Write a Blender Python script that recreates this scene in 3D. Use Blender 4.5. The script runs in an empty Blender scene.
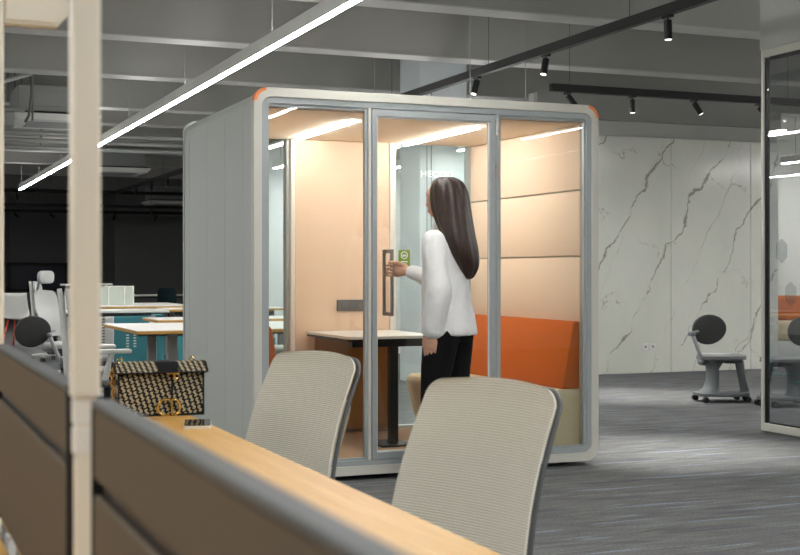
import bpy, bmesh, math, random
from mathutils import Vector, Matrix, noise
random.seed(7)
SC = bpy.context.scene
COL = SC.collection
PI = math.pi
R = math.radians

# ------------------------------------------------------------------ materials
def srgb(r, g, b):
    f = lambda c: (c/255/12.92 if c <= 10 else ((c/255+.055)/1.055)**2.4)
    return (f(r), f(g), f(b), 1)

class NT:
    """small helper for node materials"""
    def __init__(s, name):
        s.m = bpy.data.materials.new(name); s.m.use_nodes = True
        s.t = s.m.node_tree; s.t.nodes.clear()
        s.out = s.n('ShaderNodeOutputMaterial')
    def n(s, typ, **kw):
        nd = s.t.nodes.new(typ)
        for k, v in kw.items():
            if k.startswith('_'): setattr(nd, k[1:], v)
            else: nd.inputs[k.replace('__', ' ')].default_value = v
        return nd
    def l(s, a, b): s.t.links.new(a, b)
    def math(s, op, a, b=None, c=None, clamp=False):
        nd = s.t.nodes.new('ShaderNodeMath'); nd.operation = op; nd.use_clamp = clamp
        for i, v in enumerate((a, b, c)):
            if v is None: continue
            if isinstance(v, (int, float)): nd.inputs[i].default_value = v
            else: s.l(v, nd.inputs[i])
        return nd.outputs[0]
    def mix(s, fac, a, b):
        nd = s.t.nodes.new('ShaderNodeMix'); nd.data_type = 'RGBA'
        for sock, v in ((nd.inputs[0], fac), (nd.inputs[6], a), (nd.inputs[7], b)):
            if isinstance(v, (int, float)): sock.default_value = v
            elif isinstance(v, tuple): sock.default_value = v
            else: s.l(v, sock)
        return nd.outputs[2]
    def coords(s, scale=(1, 1, 1), rot=(0, 0, 0), kind='Object'):
        tc = s.n('ShaderNodeTexCoord'); mp = s.n('ShaderNodeMapping')
        mp.inputs['Scale'].default_value = scale; mp.inputs['Rotation'].default_value = rot
        s.l(tc.outputs[kind], mp.inputs[0]); return mp.outputs[0]
    def noise(s, vec, scale, detail=3, rough=.55, dist=0):
        nd = s.n('ShaderNodeTexNoise', Scale=scale, Detail=detail, Roughness=rough, Distortion=dist)
        s.l(vec, nd.inputs['Vector']); return nd.outputs[0]
    def ramp(s, fac, a, b):
        nd = s.n('ShaderNodeMapRange'); nd.inputs['From Min'].default_value = a; nd.inputs['From Max'].default_value = b
        s.l(fac, nd.inputs[0]); return nd.outputs[0]

def bsdf(nt, color, rough=.5, metal=0, spec=.5, bump=None, bstr=.2, bdist=.01):
    b = nt.n('ShaderNodeBsdfPrincipled')
    if isinstance(color, tuple): b.inputs['Base Color'].default_value = color
    else: nt.l(color, b.inputs['Base Color'])
    if isinstance(rough, (int, float)): b.inputs['Roughness'].default_value = rough
    else: nt.l(rough, b.inputs['Roughness'])
    b.inputs['Metallic'].default_value = metal
    b.inputs['Specular IOR Level'].default_value = spec
    if bump is not None:
        bp = nt.n('ShaderNodeBump', Strength=bstr, Distance=bdist)
        nt.l(bump, bp.inputs['Height']); nt.l(bp.outputs[0], b.inputs['Normal'])
    nt.l(b.outputs[0], nt.out.inputs[0])
    return b

def plain(name, c, rough=.5, metal=0, spec=.5, var=.06, vscale=6, grain=0, gscale=400, bstr=.15):
    """slightly uneven painted / plastic / metal surface"""
    nt = NT(name); v = nt.coords()
    n = nt.noise(v, vscale, 4)
    a = tuple(x*(1-var) for x in c[:3])+(1,); b = tuple(min(1, x*(1+var)) for x in c[:3])+(1,)
    col = nt.mix(n, a, b)
    g = nt.noise(v, gscale, 2) if grain else None
    if grain:
        col = nt.mix(nt.math('MULTIPLY', g, grain), col, tuple(x*.55 for x in c[:3])+(1,))
    bsdf(nt, col, rough, metal, spec, g, bstr, .002)
    return nt.m

def emit(name, c, strength):
    nt = NT(name); e = nt.n('ShaderNodeEmission', Strength=strength); e.inputs[0].default_value = c
    nt.l(e.outputs[0], nt.out.inputs[0]); return nt.m

def glass(name, tint=(.96, .98, .97, 1), refl=1.0, rough=0.0):
    nt = NT(name)
    tr = nt.n('ShaderNodeBsdfTransparent'); tr.inputs[0].default_value = tint
    gl = nt.n('ShaderNodeBsdfGlossy', Roughness=rough); gl.inputs[0].default_value = (1, 1, 1, 1)
    fr = nt.n('ShaderNodeFresnel', IOR=1.5); ge = nt.n('ShaderNodeNewGeometry')   # same reflectance on entry and exit of the thin pane
    nt.l(nt.math('ADD', nt.math('MULTIPLY', ge.outputs['Backfacing'], 1/1.5-1.5), 1.5), fr.inputs['IOR'])
    mx = nt.n('ShaderNodeMixShader')
    nt.l(nt.math('MULTIPLY', fr.outputs[0], refl, clamp=True), mx.inputs[0])
    nt.l(tr.outputs[0], mx.inputs[1]); nt.l(gl.outputs[0], mx.inputs[2]); nt.l(mx.outputs[0], nt.out.inputs[0])
    return nt.m

def m_carpet():
    nt = NT('carpet_grey_streaks')
    v1 = nt.coords((2.2, 11, 1)); v2 = nt.coords((1.5, 16, 1)); v3 = nt.coords((4.5, 36, 1)); v0 = nt.coords()
    s1 = nt.noise(v1, 1.0, 4, .6); s2 = nt.noise(v2, 1.0, 1, .4); s3 = nt.noise(v3, 1.0, 3, .6); g = nt.noise(v0, 70, 4, .75); g2 = nt.noise(v0, .9, 3)
    c = nt.mix(nt.ramp(s1, .25, .75), srgb(84, 86, 88), srgb(128, 129, 128))
    c = nt.mix(nt.math('MULTIPLY', nt.ramp(s3, .5, .75), .5, clamp=True), c, srgb(158, 156, 150))
    c = nt.mix(nt.math('MULTIPLY', nt.ramp(s2, .64, .70), .65, clamp=True), c, srgb(150, 164, 182))
    c = nt.mix(nt.math('MULTIPLY', nt.ramp(s2, .36, .30), .5, clamp=True), c, srgb(70, 76, 96))
    c = nt.mix(nt.math('MULTIPLY', nt.ramp(g, .35, .68), .62), c, srgb(54, 55, 58))
    c = nt.mix(nt.math('MULTIPLY', nt.ramp(g2, .3, .7), .25), c, srgb(84, 84, 84))
    bsdf(nt, c, .95, 0, .1, g, .5, .006)
    return nt.m

def m_marble():
    nt = NT('marble_panel')
    cloud = nt.noise(nt.coords((.8, 1, .5)), 1.3, 5, .6)
    col = nt.mix(nt.ramp(cloud, .35, .75), srgb(214, 216, 206), srgb(230, 231, 223))
    tc = nt.n('ShaderNodeTexCoord'); sp = nt.n('ShaderNodeSeparateXYZ'); nt.l(tc.outputs['Object'], sp.inputs[0])
    x, z = sp.outputs[0], sp.outputs[2]
    def veins(ang, freq, wob, wscale, width, strength, colr, mscale, lo, hi, off):
        """long wandering veins: level lines of a slanted ramp bent by noise, broken up by a second noise"""
        nonlocal col
        c, s_ = math.cos(R(ang)), math.sin(R(ang))
        q = nt.math('ADD', nt.math('MULTIPLY', x, s_*freq), nt.math('MULTIPLY', z, -c*freq))
        n = nt.noise(nt.coords(), wscale, 6, .62, .2)
        q = nt.math('ADD', nt.math('ADD', q, nt.math('MULTIPLY', n, wob)), off)
        d = nt.math('ABSOLUTE', nt.math('SUBTRACT', nt.math('FRACT', q), .5))
        k = nt.noise(nt.coords((1, 1, .8)), mscale, 4, .6)
        kk = nt.ramp(k, lo, hi)
        w = nt.math('ADD', nt.math('MULTIPLY', kk, width), .0025)
        m = nt.math('SUBTRACT', 1.0, nt.math('DIVIDE', d, w), clamp=True)
        m = nt.math('MULTIPLY', nt.math('MULTIPLY', m, nt.ramp(k, lo-.10, lo+.08)), strength, clamp=True)
        col = nt.mix(m, col, colr)
    veins(58, 1.35, .85, 1.2, .046, .9, srgb(126, 118, 102), 2.3, .40, .72, .15)
    veins(64, 1.9, 1.0, 1.0, .022, .7, srgb(138, 132, 120), 1.6, .44, .75, .6)
    veins(-18, 1.1, 1.3, 1.7, .03, .7, srgb(140, 134, 120), 1.5, .53, .75, .35)
    bsdf(nt, col, .16, 0, .5)
    return nt.m

def m_wood():
    nt = NT('oak_laminate')
    v = nt.coords((18, 1.2, 18)); n = nt.noise(v, 1.5, 6, .6, .4); f = nt.noise(nt.coords((160, 4, 160)), 1.2, 2)
    c = nt.mix(nt.ramp(n, .25, .75), srgb(194, 146, 76), srgb(214, 172, 100))
    c = nt.mix(nt.math('MULTIPLY', nt.ramp(f, .4, .75), .25), c, srgb(172, 124, 62))
    bsdf(nt, c, .42, 0, .25, f, .05, .001)
    return nt.m

def m_fabric(name, a, b, scale=500, rough=.95, bstr=.4):
    nt = NT(name); v = nt.coords()
    g = nt.noise(v, scale, 2); w = nt.noise(v, 5, 3)
    c = nt.mix(nt.ramp(g, .3, .7), a, b); c = nt.mix(nt.math('MULTIPLY', w, .16), c, a)
    bsdf(nt, c, rough, 0, .15, g, bstr, .002)
    return nt.m

def m_oblique():
    """woven monogram-like two-tone jacquard: slanted beige figures on near-black"""
    nt = NT('jacquard_weave')
    tc = nt.n('ShaderNodeTexCoord'); sx = nt.n('ShaderNodeSeparateXYZ'); nt.l(tc.outputs['Object'], sx.inputs[0])
    x, y, z = sx.outputs
    u = nt.math('MULTIPLY', nt.math('ADD', x, nt.math('MULTIPLY', z, .30)), 62)
    w = nt.math('MULTIPLY', nt.math('ADD', z, nt.math('MULTIPLY', y, 1.0)), 44)
    w = nt.math('ADD', w, nt.math('MULTIPLY', nt.math('FLOOR', u), .37))
    fu = nt.math('SUBTRACT', nt.math('FRACT', u), .5); fw = nt.math('SUBTRACT', nt.math('FRACT', w), .5)
    wob = nt.math('MULTIPLY', nt.math('SINE', nt.math('MULTIPLY', fw, 11)), .13)
    d = nt.math('ABSOLUTE', nt.math('ADD', fu, wob))
    body = nt.math('MULTIPLY', nt.math('LESS_THAN', d, .24), nt.math('LESS_THAN', nt.math('ABSOLUTE', fw), .42))
    hole = nt.math('LESS_THAN', nt.math('ADD', nt.math('MULTIPLY', nt.math('ABSOLUTE', nt.math('SUBTRACT', nt.math('ABSOLUTE', fw), .2)), 1.2), nt.math('MULTIPLY', d, 1.4)), .09)
    m = nt.math('SUBTRACT', body, hole, clamp=True)
    g = nt.noise(nt.coords(), 900, 1)
    m = nt.math('MULTIPLY', m, nt.ramp(g, .2, .6))
    c = nt.mix(m, srgb(30, 29, 32), srgb(206, 192, 158))
    bsdf(nt, c, .85, 0, .2, g, .3, .001)
    return nt.m

M = dict(
    carpet=m_carpet(), marble=m_marble(), wood=m_wood(), oblique=m_oblique(),
    concrete=plain('painted_concrete', srgb(156, 156, 152), .85, 0, .2, .10, 1.2, .12, 60),
    beamlit=plain('beam_soffit_lit_tone', srgb(172, 172, 169), .8, 0, .2, .06, 2),  # lighter than the concrete, carrying light that falls on the soffits from below
    plaster=plain('grey_plaster', srgb(186, 187, 183), .9, 0, .2, .05, 2),
    charcoal=plain('charcoal_wall_paint', srgb(132, 132, 132), .9, 0, .2, .08, 2),
    blind=plain('dark_roller_blind', srgb(118, 118, 119), .9, 0, .2, .05, 3),
    darkglass=plain('night_window_glass', srgb(60, 60, 72), .15, 0, .5, .2, 1.5),
    palewall=plain('pale_booth_panel', srgb(222, 228, 229), .6, 0, .4, .03, 2),
    white=plain('white_powder_coat', srgb(226, 226, 222), .45, 0, .4, .02, 5),
    offwhite=plain('white_wall_paint', srgb(226, 226, 220), .8, 0, .3, .03, 2),
    cream=plain('cream_powder_coat', srgb(226, 221, 207), .5, 0, .35, .02, 5),
    podshell=plain('booth_grey_panel', srgb(194, 199, 194), .55, 0, .4, .02, 3),
    podframe=plain('booth_cream_frame', srgb(206, 205, 195), .45, 0, .45, .02, 4),
    gasket=plain('slate_aluminium_trim', srgb(162, 169, 170), .4, 0, .5, .03, 6),
    seam=plain('dark_seam', srgb(58, 58, 56), .8),
    black=plain('black_metal', srgb(17, 17, 18), .5, 0, .4, .1, 8),
    blackplastic=plain('black_plastic', srgb(34, 34, 35), .45, 0, .4, .08, 8),
    orange=m_fabric('orange_felt', srgb(172, 82, 28), srgb(198, 104, 44), 420),
    orangeplastic=plain('orange_corner_accent', srgb(255, 146, 82), .45),
    tan=m_fabric('tan_felt', srgb(218, 192, 168), srgb(232, 208, 186), 260),
    beige=m_fabric('beige_felt', srgb(204, 184, 152), srgb(222, 204, 172), 320),
    podceil=m_fabric('booth_ceiling_felt', srgb(236, 218, 196), srgb(244, 230, 210), 260),
    podfloor=m_fabric('brown_booth_carpet', srgb(168, 142, 120), srgb(196, 170, 146), 300),
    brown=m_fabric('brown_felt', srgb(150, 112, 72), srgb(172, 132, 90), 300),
    screenfab=m_fabric('taupe_screen_fabric', srgb(88, 79, 67), srgb(105, 95, 82), 900, .9, .25),
    capgrey=plain('grey_screen_cap', srgb(82, 86, 88), .5, .1, .4, .04, 8),
    tabletop=plain('white_laminate', srgb(216, 215, 211), .35, 0, .5, .015, 4),
    chairgrey=plain('grey_plastic', srgb(150, 152, 152), .5, 0, .4, .04, 6),
    darkgrey=plain('dark_grey_plastic', srgb(92, 95, 97), .5, 0, .4, .05, 6),
    stool=plain('stool_grey_shell', srgb(92, 97, 99), .5, 0, .4, .05, 5),
    stoolpad=m_fabric('charcoal_pad_fabric', srgb(50, 50, 51), srgb(66, 66, 66), 600),
    seatpad=m_fabric('grey_pad_fabric', srgb(130, 132, 132), srgb(152, 154, 154), 600),
    teal=plain('teal_steel', srgb(58, 128, 138), .5, 0, .4, .05, 4),
    meshgrey=m_fabric('pale_grey_mesh', srgb(172, 174, 172), srgb(196, 198, 196), 500),
    red=plain('red_orange_metal', srgb(208, 66, 30), .4),
    brass=plain('brushed_gold', srgb(212, 176, 98), .25, 1, .5, .05, 30),
    leather=plain('black_leather', srgb(20, 20, 23), .6, 0, .2, .1, 60, .1, 500),
    phone=plain('dark_phone_glass', srgb(20, 18, 18), .08, 0, .6, .3, 60),
    steel=plain('brushed_steel', srgb(168, 164, 158), .3, 1, .5, .04, 20),
    handle=plain('dark_nickel', srgb(150, 142, 134), .35, .6, .5, .04, 20),
    socket=plain('grey_socket_plate', srgb(92, 92, 92), .5, .2, .4, .04, 20),
    sticker=plain('green_sticker', srgb(146, 176, 56), .5),
    skin=plain('skin', srgb(214, 168, 140), .5, 0, .35, .05, 14),
    hair=None, shirt=None,
    trouser=m_fabric('black_trouser_cloth', srgb(16, 16, 17), srgb(24, 24, 26), 700, .9, .2),
    eye=plain('eye_white', srgb(230, 228, 222), .2), iris=plain('dark_iris', srgb(40, 26, 18), .2),
    lip=plain('lip', srgb(186, 104, 94), .4),
    glass=glass('clear_glass', (.95, .975, .965, 1), .9),
    tint=glass('smoked_partition_glass', (.80, .82, .83, 1), 1.6),
    screenglass=glass('green_screen_glass', (.72, .80, .74, 1), 1.2),
    tealdark=plain('dark_teal_plastic', srgb(40, 66, 72), .5), decal=glass('pale_film', (.86, .88, .88, 1), 1.2), column=plain('column_paint', srgb(188, 196, 199), .6, 0, .4, .03, 2),
    pane=plain('pale_green_frosted_panel', srgb(186, 196, 184), .4),
    linear=emit('linear_diffuser', (1, .985, .96, 1), 60),
    fill_uplight=emit('fill_uplight_strip', (1, .985, .96, 1), 13),  # added upward glow on the linear lights, lifts the ceiling
    podled=emit('booth_led', (1, .98, .95, 1), 42),
    spotface=emit('spot_lens', (1, .96, .9, 1), 2.5),
    duct=plain('galvanised_duct', srgb(150, 152, 150), .5, .4, .4, .06, 4),
    white_letter=plain('white_lettering', srgb(253, 253, 252), .5),
)
def _hair():
    nt = NT('dark_brown_hair'); v = nt.coords((90, 90, 3)); n = nt.noise(v, 1.5, 4, .6); f = nt.noise(nt.coords((1, 1, 1)), 7, 2)
    c = nt.mix(nt.ramp(n, .3, .7), srgb(24, 15, 11), srgb(66, 42, 27)); c = nt.mix(nt.math('MULTIPLY', f, .4), c, srgb(24, 15, 11))
    bsdf(nt, c, .42, 0, .5, n, .5, .004); return nt.m
def _shirt():
    nt = NT('white_shirt_cotton'); v = nt.coords((1, 1, .6)); n = nt.noise(v, 11, 3, .5, .6); g = nt.noise(nt.coords(), 700, 1)
    c = nt.mix(n, srgb(222, 222, 222), srgb(240, 240, 239))
    bsdf(nt, c, .8, 0, .2, n, .6, .02); return nt.m
M['hair'] = _hair(); M['shirt'] = _shirt()

# ------------------------------------------------------------------ mesh helper
class MB:
    def __init__(s): s.b = bmesh.new()
    def box(s, x0, x1, y0, y1, z0, z1, bev=0, seg=2):
        b = bmesh.new(); bmesh.ops.create_cube(b, size=1)
        for v in b.verts:
            v.co = Vector(((x0+x1)/2+v.co.x*(x1-x0), (y0+y1)/2+v.co.y*(y1-y0), (z0+z1)/2+v.co.z*(z1-z0)))
        if bev: bmesh.ops.bevel(b, geom=b.edges[:], offset=bev, segments=seg, profile=.5, affect='EDGES')
        return s.add(b)
    def add(s, b, mat=None):
        if mat is not None: b.transform(mat)
        me = bpy.data.meshes.new('tmp'); b.to_mesh(me); s.b.from_mesh(me); bpy.data.meshes.remove(me); b.free(); return s
    def rings(s, rings, caps=True, closed=True):
        b = bmesh.new(); vs = [[b.verts.new(p) for p in r] for r in rings]; n = len(rings[0])
        for i in range(len(vs)-1):
            for j in range(n if closed else n-1):
                k = (j+1) % n
                b.faces.new((vs[i][j], vs[i][k], vs[i+1][k], vs[i+1][j]))
        if caps and closed:
            b.faces.new(list(reversed(vs[0]))); b.faces.new(vs[-1])
        bmesh.ops.recalc_face_normals(b, faces=b.faces[:])
        return s.add(b)
    def cyl(s, p0, p1, r0, r1=None, n=16):
        return s.tube([p0, p1], [r0, r0 if r1 is None else r1], n)
    def tube(s, pts, r, n=12, flat=1.0, loop=False):
        """swept round section; r number or list; flat squeezes the second axis"""
        pts = [Vector(p) for p in pts]
        if isinstance(r, (int, float)): r = [r]*len(pts)
        rings = []; up = None; m = len(pts)
        for i, p in enumerate(pts):
            if loop: t = pts[(i+1) % m]-pts[i-1]
            else: t = pts[min(i+1, m-1)]-pts[max(i-1, 0)]
            t.normalize()
            if up is None:
                up = Vector((0, 0, 1)) if abs(t.z) < .9 else Vector((0, 1, 0))
            a = t.cross(up)
            if a.length < 1e-5: a = t.orthogonal()
            a.normalize(); c = a.cross(t).normalized(); up = c
            rings.append([p+a*math.cos(2*PI*k/n)*r[i]+c*math.sin(2*PI*k/n)*r[i]*flat for k in range(n)])
        if loop: rings.append(rings[0][:]); return s.rings(rings, caps=False)
        return s.rings(rings)
    def capsule(s, pts, r, n=14, flat=1.0):
        """tube with rounded ends"""
        pts = [Vector(p) for p in pts]; r = list(r) if not isinstance(r, (int, float)) else [r]*len(pts)
        d0 = (pts[0]-pts[1]).normalized(); d1 = (pts[-1]-pts[-2]).normalized()
        P, Q = [], []
        for a in (.98, .8, .5): P.append(pts[0]+d0*r[0]*a); Q.append(r[0]*math.sqrt(1-a*a))
        P += pts; Q += r
        for a in (.5, .8, .98): P.append(pts[-1]+d1*r[-1]*a); Q.append(r[-1]*math.sqrt(1-a*a))
        return s.tube(P, Q, n, flat)
    def ball(s, c, rx, ry=None, rz=None, seg=20, rot=None):
        b = bmesh.new(); bmesh.ops.create_uvsphere(b, u_segments=seg, v_segments=max(8, seg*2//3), radius=1)
        m = Matrix.Translation(c) @ (rot or Matrix()) @ Matrix.Diagonal((rx, ry or rx, rz or rx, 1))
        return s.add(b, m)
    def prism(s, poly, axis, a0, a1, bev=0):
        """extrude a closed 2D polygon along an axis; poly axes are the two others in x,y,z order"""
        def P(u, v, w):
            return Vector({'x': (w, u, v), 'y': (u, w, v), 'z': (u, v, w)}[axis])
        b = bmesh.new()
        A = [b.verts.new(P(u, v, a0)) for u, v in poly]; B = [b.verts.new(P(u, v, a1)) for u, v in poly]
        n = len(poly)
        for i in range(n): b.faces.new((A[i], A[(i+1) % n], B[(i+1) % n], B[i]))
        b.faces.new(A[::-1]); b.faces.new(B)
        bmesh.ops.recalc_face_normals(b, faces=b.faces[:])
        if bev:
            es = [e for e in b.edges if abs((e.verts[0].co-e.verts[1].co).dot(P(0, 0, 1))) < 1e-6]
            bmesh.ops.bevel(b, geom=es, offset=bev, segments=2, profile=.5, affect='EDGES')
        return s.add(b)
    def hoop(s, outer, inner, axis, a0, a1):
        """closed ring of rectangular section between two outlines with equal point counts"""
        def P(u, v, w): return Vector({'x': (w, u, v), 'y': (u, w, v), 'z': (u, v, w)}[axis])
        b = bmesh.new(); n = len(outer)
        L = [[b.verts.new(P(u, v, w)) for u, v in o] for o, w in ((outer, a0), (outer, a1), (inner, a1), (inner, a0))]
        for q in range(4):
            A, B = L[q], L[(q+1) % 4]
            for i in range(n): b.faces.new((A[i], A[(i+1) % n], B[(i+1) % n], B[i]))
        bmesh.ops.recalc_face_normals(b, faces=b.faces[:])
        return s.add(b)
    def lathe(s, prof, c=(0, 0, 0), n=24):
        rings = [[Vector((c[0]+r*math.cos(2*PI*k/n), c[1]+r*math.sin(2*PI*k/n), c[2]+z)) for k in range(n)] for r, z in prof]
        return s.rings(rings)
    def move(s, mat): s.b.transform(mat); return s
    def build(s, name, mat, parent=None, smooth=True, ang=40):
        me = bpy.data.meshes.new(name); s.b.to_mesh(me); s.b.free()
        o = bpy.data.objects.new(name, me); COL.objects.link(o)
        me.materials.append(M[mat] if isinstance(mat, str) else mat)
        if smooth and len(me.polygons):
            me.shade_smooth(); me.set_sharp_from_angle(angle=R(ang))
        if parent is not None: o.parent = parent
        return o

def rrect(x0, x1, z0, z1, r, n=8):
    """rounded rectangle outline, counter clockwise"""
    out = []
    for cx, cz, a0 in ((x1-r, z0+r, -90), (x1-r, z1-r, 0), (x0+r, z1-r, 90), (x0+r, z0+r, 180)):
        for k in range(n+1):
            a = R(a0+90*k/n); out.append((cx+r*math.cos(a), cz+r*math.sin(a)))
    return out

def tag(o, label=None, cat=None, group=None, kind=None):
    if label: o['label'] = label
    if cat: o['category'] = cat
    if group: o['group'] = group
    if kind: o['kind'] = kind
    return o
def thing(name, label, cat, loc=(0, 0, 0), rz=0, group=None):
    o = bpy.data.objects.new(name, None); COL.objects.link(o); o.empty_display_size = .1
    o.location = loc; o.rotation_euler = (0, 0, rz)
    return tag(o, label, cat, group)
def struct(o, label=None): return tag(o, label, None, None, 'structure')
def copy_tree(o, loc=None, rz=None, label=None, parent=None):
    c = o.copy(); COL.objects.link(c)
    if parent is not None: c.parent = parent
    if loc is not None: c.location = loc
    if rz is not None: c.rotation_euler = (0, 0, rz)
    if label: c['label'] = label
    for ch in o.children: copy_tree(ch, parent=c)
    return c
def remeshed(mb, name, mat, parent, vox, smooth_it=4, extra=None):
    """fuse the overlapping pieces of a figure into one continuous skin"""
    o = mb.build('tmp_body', mat, None, smooth=False)
    m = o.modifiers.new('r', 'REMESH'); m.mode = 'VOXEL'; m.voxel_size = vox; m.adaptivity = 0
    if smooth_it:
        sm = o.modifiers.new('s', 'SMOOTH'); sm.factor = .5; sm.iterations = smooth_it
    dg = bpy.context.evaluated_depsgraph_get(); dg.update()
    me = bpy.data.meshes.new_from_object(o.evaluated_get(dg)); me.name = name
    bpy.data.objects.remove(o)
    n = bpy.data.objects.new(name, me); COL.objects.link(n)
    if not me.materials: me.materials.append(M[mat])
    me.shade_smooth()
    if extra:
        for v in me.vertices: v.co = extra(v.co.copy(), v.normal.copy())
    if parent is not None: n.parent = parent
    return n
# ------------------------------------------------------------------ the room
CZ = 3.75
def wall(name, x0, x1, y0, y1, z0, z1, mat):
    return struct(MB().box(x0, x1, y0, y1, z0, z1).build(name, mat, None, False))
wall('floor', -4, 16, -4, 36, -.1, 0, 'carpet')
wall('ceiling', -4, 16, -4, 36, CZ, CZ+.1, 'concrete')
wall('wall_left', -4.1, -4, -4, 36, 0, CZ, 'plaster')
wall('wall_near', -4, 16, -4.1, -4, 0, CZ, 'plaster')
wall('wall_right', 16, 16.1, -4, 36, 0, CZ, 'offwhite')
wall('wall_far', 5.7, 16, 33, 33.1, 0, CZ, 'charcoal')
wall('wall_far_left', -4, 5.7, 35, 35.1, 0, CZ, 'charcoal')
wall('wall_far_side', 5.7, 5.8, 33.1, 35, 0, CZ, 'charcoal')
wall('wall_back_pale', 4.4, 9.2, 17.4, 17.5, 0, 3.1, 'palewall')
wall('wall_back_white', 10.3, 16, 15.6, 15.7, 0, CZ, 'offwhite')
# marble clad wall beyond the booth
mw = struct(MB().box(6.9, 10.26, 12.88, 13.0, 0, 3.2).build('wall_back', 'plaster', None, False))
xs = [6.9, 7.57, 8.71, 9.85, 10.26]
for i in range(4):
    MB().box(xs[i]+.003, xs[i+1]-.003, 12.85, 12.879, .004, 2.755, .002, 1).build('marble_panel', 'marble', mw, False)
MB().box(6.9, 10.26, 12.80, 12.88, 2.93, 3.2).build('bulkhead', 'concrete', mw, False)
col = struct(MB().box(5.34, 5.89, 12.5, 13.05, 0, CZ, .01, 2).build('column', 'column', None, False))
MB().box(5.42, 5.425, 12.494, 12.499, .02, CZ-.6).build('column_joint', 'seam', col, False)
MB().box(5.47, 5.475, 12.494, 12.499, .02, CZ-.6).build('column_joint', 'seam', col, False)
def lettering(text, name, size, mat, parent, loc, rot, ext=.004, sx=1.0):
    cu = bpy.data.curves.new(name, 'FONT'); cu.body = text; cu.size = size; cu.extrude = ext; cu.align_x = 'CENTER'
    cu.space_character = 1.05; cu.offset = size*.012
    o = bpy.data.objects.new(name, cu); COL.objects.link(o)
    dg = bpy.context.evaluated_depsgraph_get(); me = bpy.data.meshes.new_from_object(o.evaluated_get(dg))
    bpy.data.objects.remove(o)
    n = bpy.data.objects.new(name, me); COL.objects.link(n); me.materials.clear(); me.materials.append(M[mat])
    n.location = loc; n.rotation_euler = rot; n.scale = (sx, 1, 1)
    if parent is not None: n.parent = parent
    return n
lettering('HECOD', 'logo_lettering', .092, 'white_letter', col, (5.535, 12.494, 2.185), (PI/2, 0, 0), sx=1.15)

# ceiling beams, running across the room
for i, (y, zb) in enumerate(((-1.6, 3.2), (.6, 3.2), (2.8, 3.2), (4.7, 3.2), (6.75, 3.2), (8.95, 3.2), (11.1, 3.2), (13.35, 3.2), (16.0, 3.2), (17.7, 3.2), (19.9, 3.2), (22.1, 3.2), (24.6, 3.2), (27.4, 3.2), (30.4, 3.1))):
    b = struct(MB().box(-4, 16, y, y+.24, zb+.012, CZ-.002).build('ceiling_beam', 'concrete' if y < 29 else 'charcoal', None, False))
    MB().box(-4, 16, y-.01, y+.25, zb, zb+.012).build('beam_soffit', 'beamlit' if y < 29 else 'charcoal', b, False)
struct(MB().box(-4, 16, 29, 35, CZ-.06, CZ-.003).build('ceiling_rear', 'charcoal', None, False))

# dark windows with blinds in the far left wall
for k, (x0, x1) in enumerate(((-1.2, 3.15), (3.3, 4.75))):
    w = struct(MB().box(x0, x1, 34.9, 34.99, .75, 1.38).build('window_%d' % (k+1), 'darkglass', None, False))
    fr = MB()
    n = 3 if k == 0 else 1
    for j in range(n+1):
        x = x0+(x1-x0)*j/n; fr.box(x-.05, x+.05, 34.84, 34.90, .7, 1.42)
    fr.box(x0-.05, x1+.05, 34.84, 34.9, .68, .76).box(x0-.05, x1+.05, 34.84, 34.9, 1.36, 1.44)
    fr.build('window_frame', 'black', w, False)
    tag(MB().box(x0, x1, 34.80, 34.83, 1.45, 2.95).build('roller_blind', 'blind', None, False),
        ('wide' if k == 0 else 'narrow')+' dark roller blind drawn over the '+('wide' if k == 0 else 'narrow')+' far window', 'blind')

# smoked glass partition on the right, with the plaster bulkhead above it
gp = struct(MB().box(6.085, 6.095, 1.0, 7.74, .075, 2.74).build('window_3', 'tint', None, False))
gf = MB()
gf.box(6.06, 6.12, 7.755, 7.79, .012, 2.81, .004, 1); gf.box(6.06, 6.12, 1.0, 7.7549, .012, .07, .004, 1); gf.box(6.06, 6.12, 1.0, 7.7549, 2.75, 2.81, .004, 1)
gf.build('window_frame', 'podframe', gp, False)
g2 = MB(); g2.box(6.072, 6.108, 7.746, 7.7549, .07, 2.75).box(6.072, 6.108, 1.0, 7.705, 2.73, 2.75).box(6.072, 6.108, 1.0, 7.705, .07, .082)
g2.build('glazing_seal', 'black', gp, False)
for i, (yy, zz) in enumerate(((7.60, 1.33), (7.50, 1.02))):
    MB().prism([(yy+.07*math.cos(R(60*k+30)), zz+.09*math.sin(R(60*k+30))) for k in range(6)], 'x', 6.096, 6.099).build('hexagon_decal', 'decal', gp, False)
wall('wall_right_bulkhead', 6.06, 6.18, 1.0, 7.80, 2.812, CZ, 'plaster')

# ------------------------------------------------------------------ lighting fixtures
def linear_light(label, x, y0, y1, z=2.75, w=.036):
    t = thing('linear_light', label, 'light', (x, (y0+y1)/2, z)); h = (y1-y0)/2
    MB().box(-w/2-.006, w/2+.006, -h, h, .006, .080).box(-w/2-.006, -w/2, -h, h, .08, .10).box(w/2, w/2+.006, -h, h, .08, .10).build('housing', 'white', t, False)
    MB().box(-w/2, w/2, -h+.01, h-.01, -.004, .0055).build('diffuser', 'linear', t, False)
    MB().box(-w/2, w/2, -h+.01, h-.01, .0805, .084).build('fill_uplight_strip', 'fill_uplight', t, False)  # strip added on top of each housing to brighten the ceiling
    for k in range(max(2, int((y1-y0)/2.6)+1)):
        y = -h+.3+(2*h-.6)*k/max(1, int((y1-y0)/2.6))
        MB().cyl((0, y, .0845), (0, y, CZ-z-.002), .004, n=8).build('hanger_rod', 'chairgrey', t)
    return t
linear_light('very long bright white linear light running from upper middle down to the far left', 2.6, -2.5, 25.4)
linear_light('white linear light hanging over the aisle in front of the booth', 3.74, -3.0, 3.6)
linear_light('white linear light hanging behind the smoked glass partition', 7.15, .1, 8.6)
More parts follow.
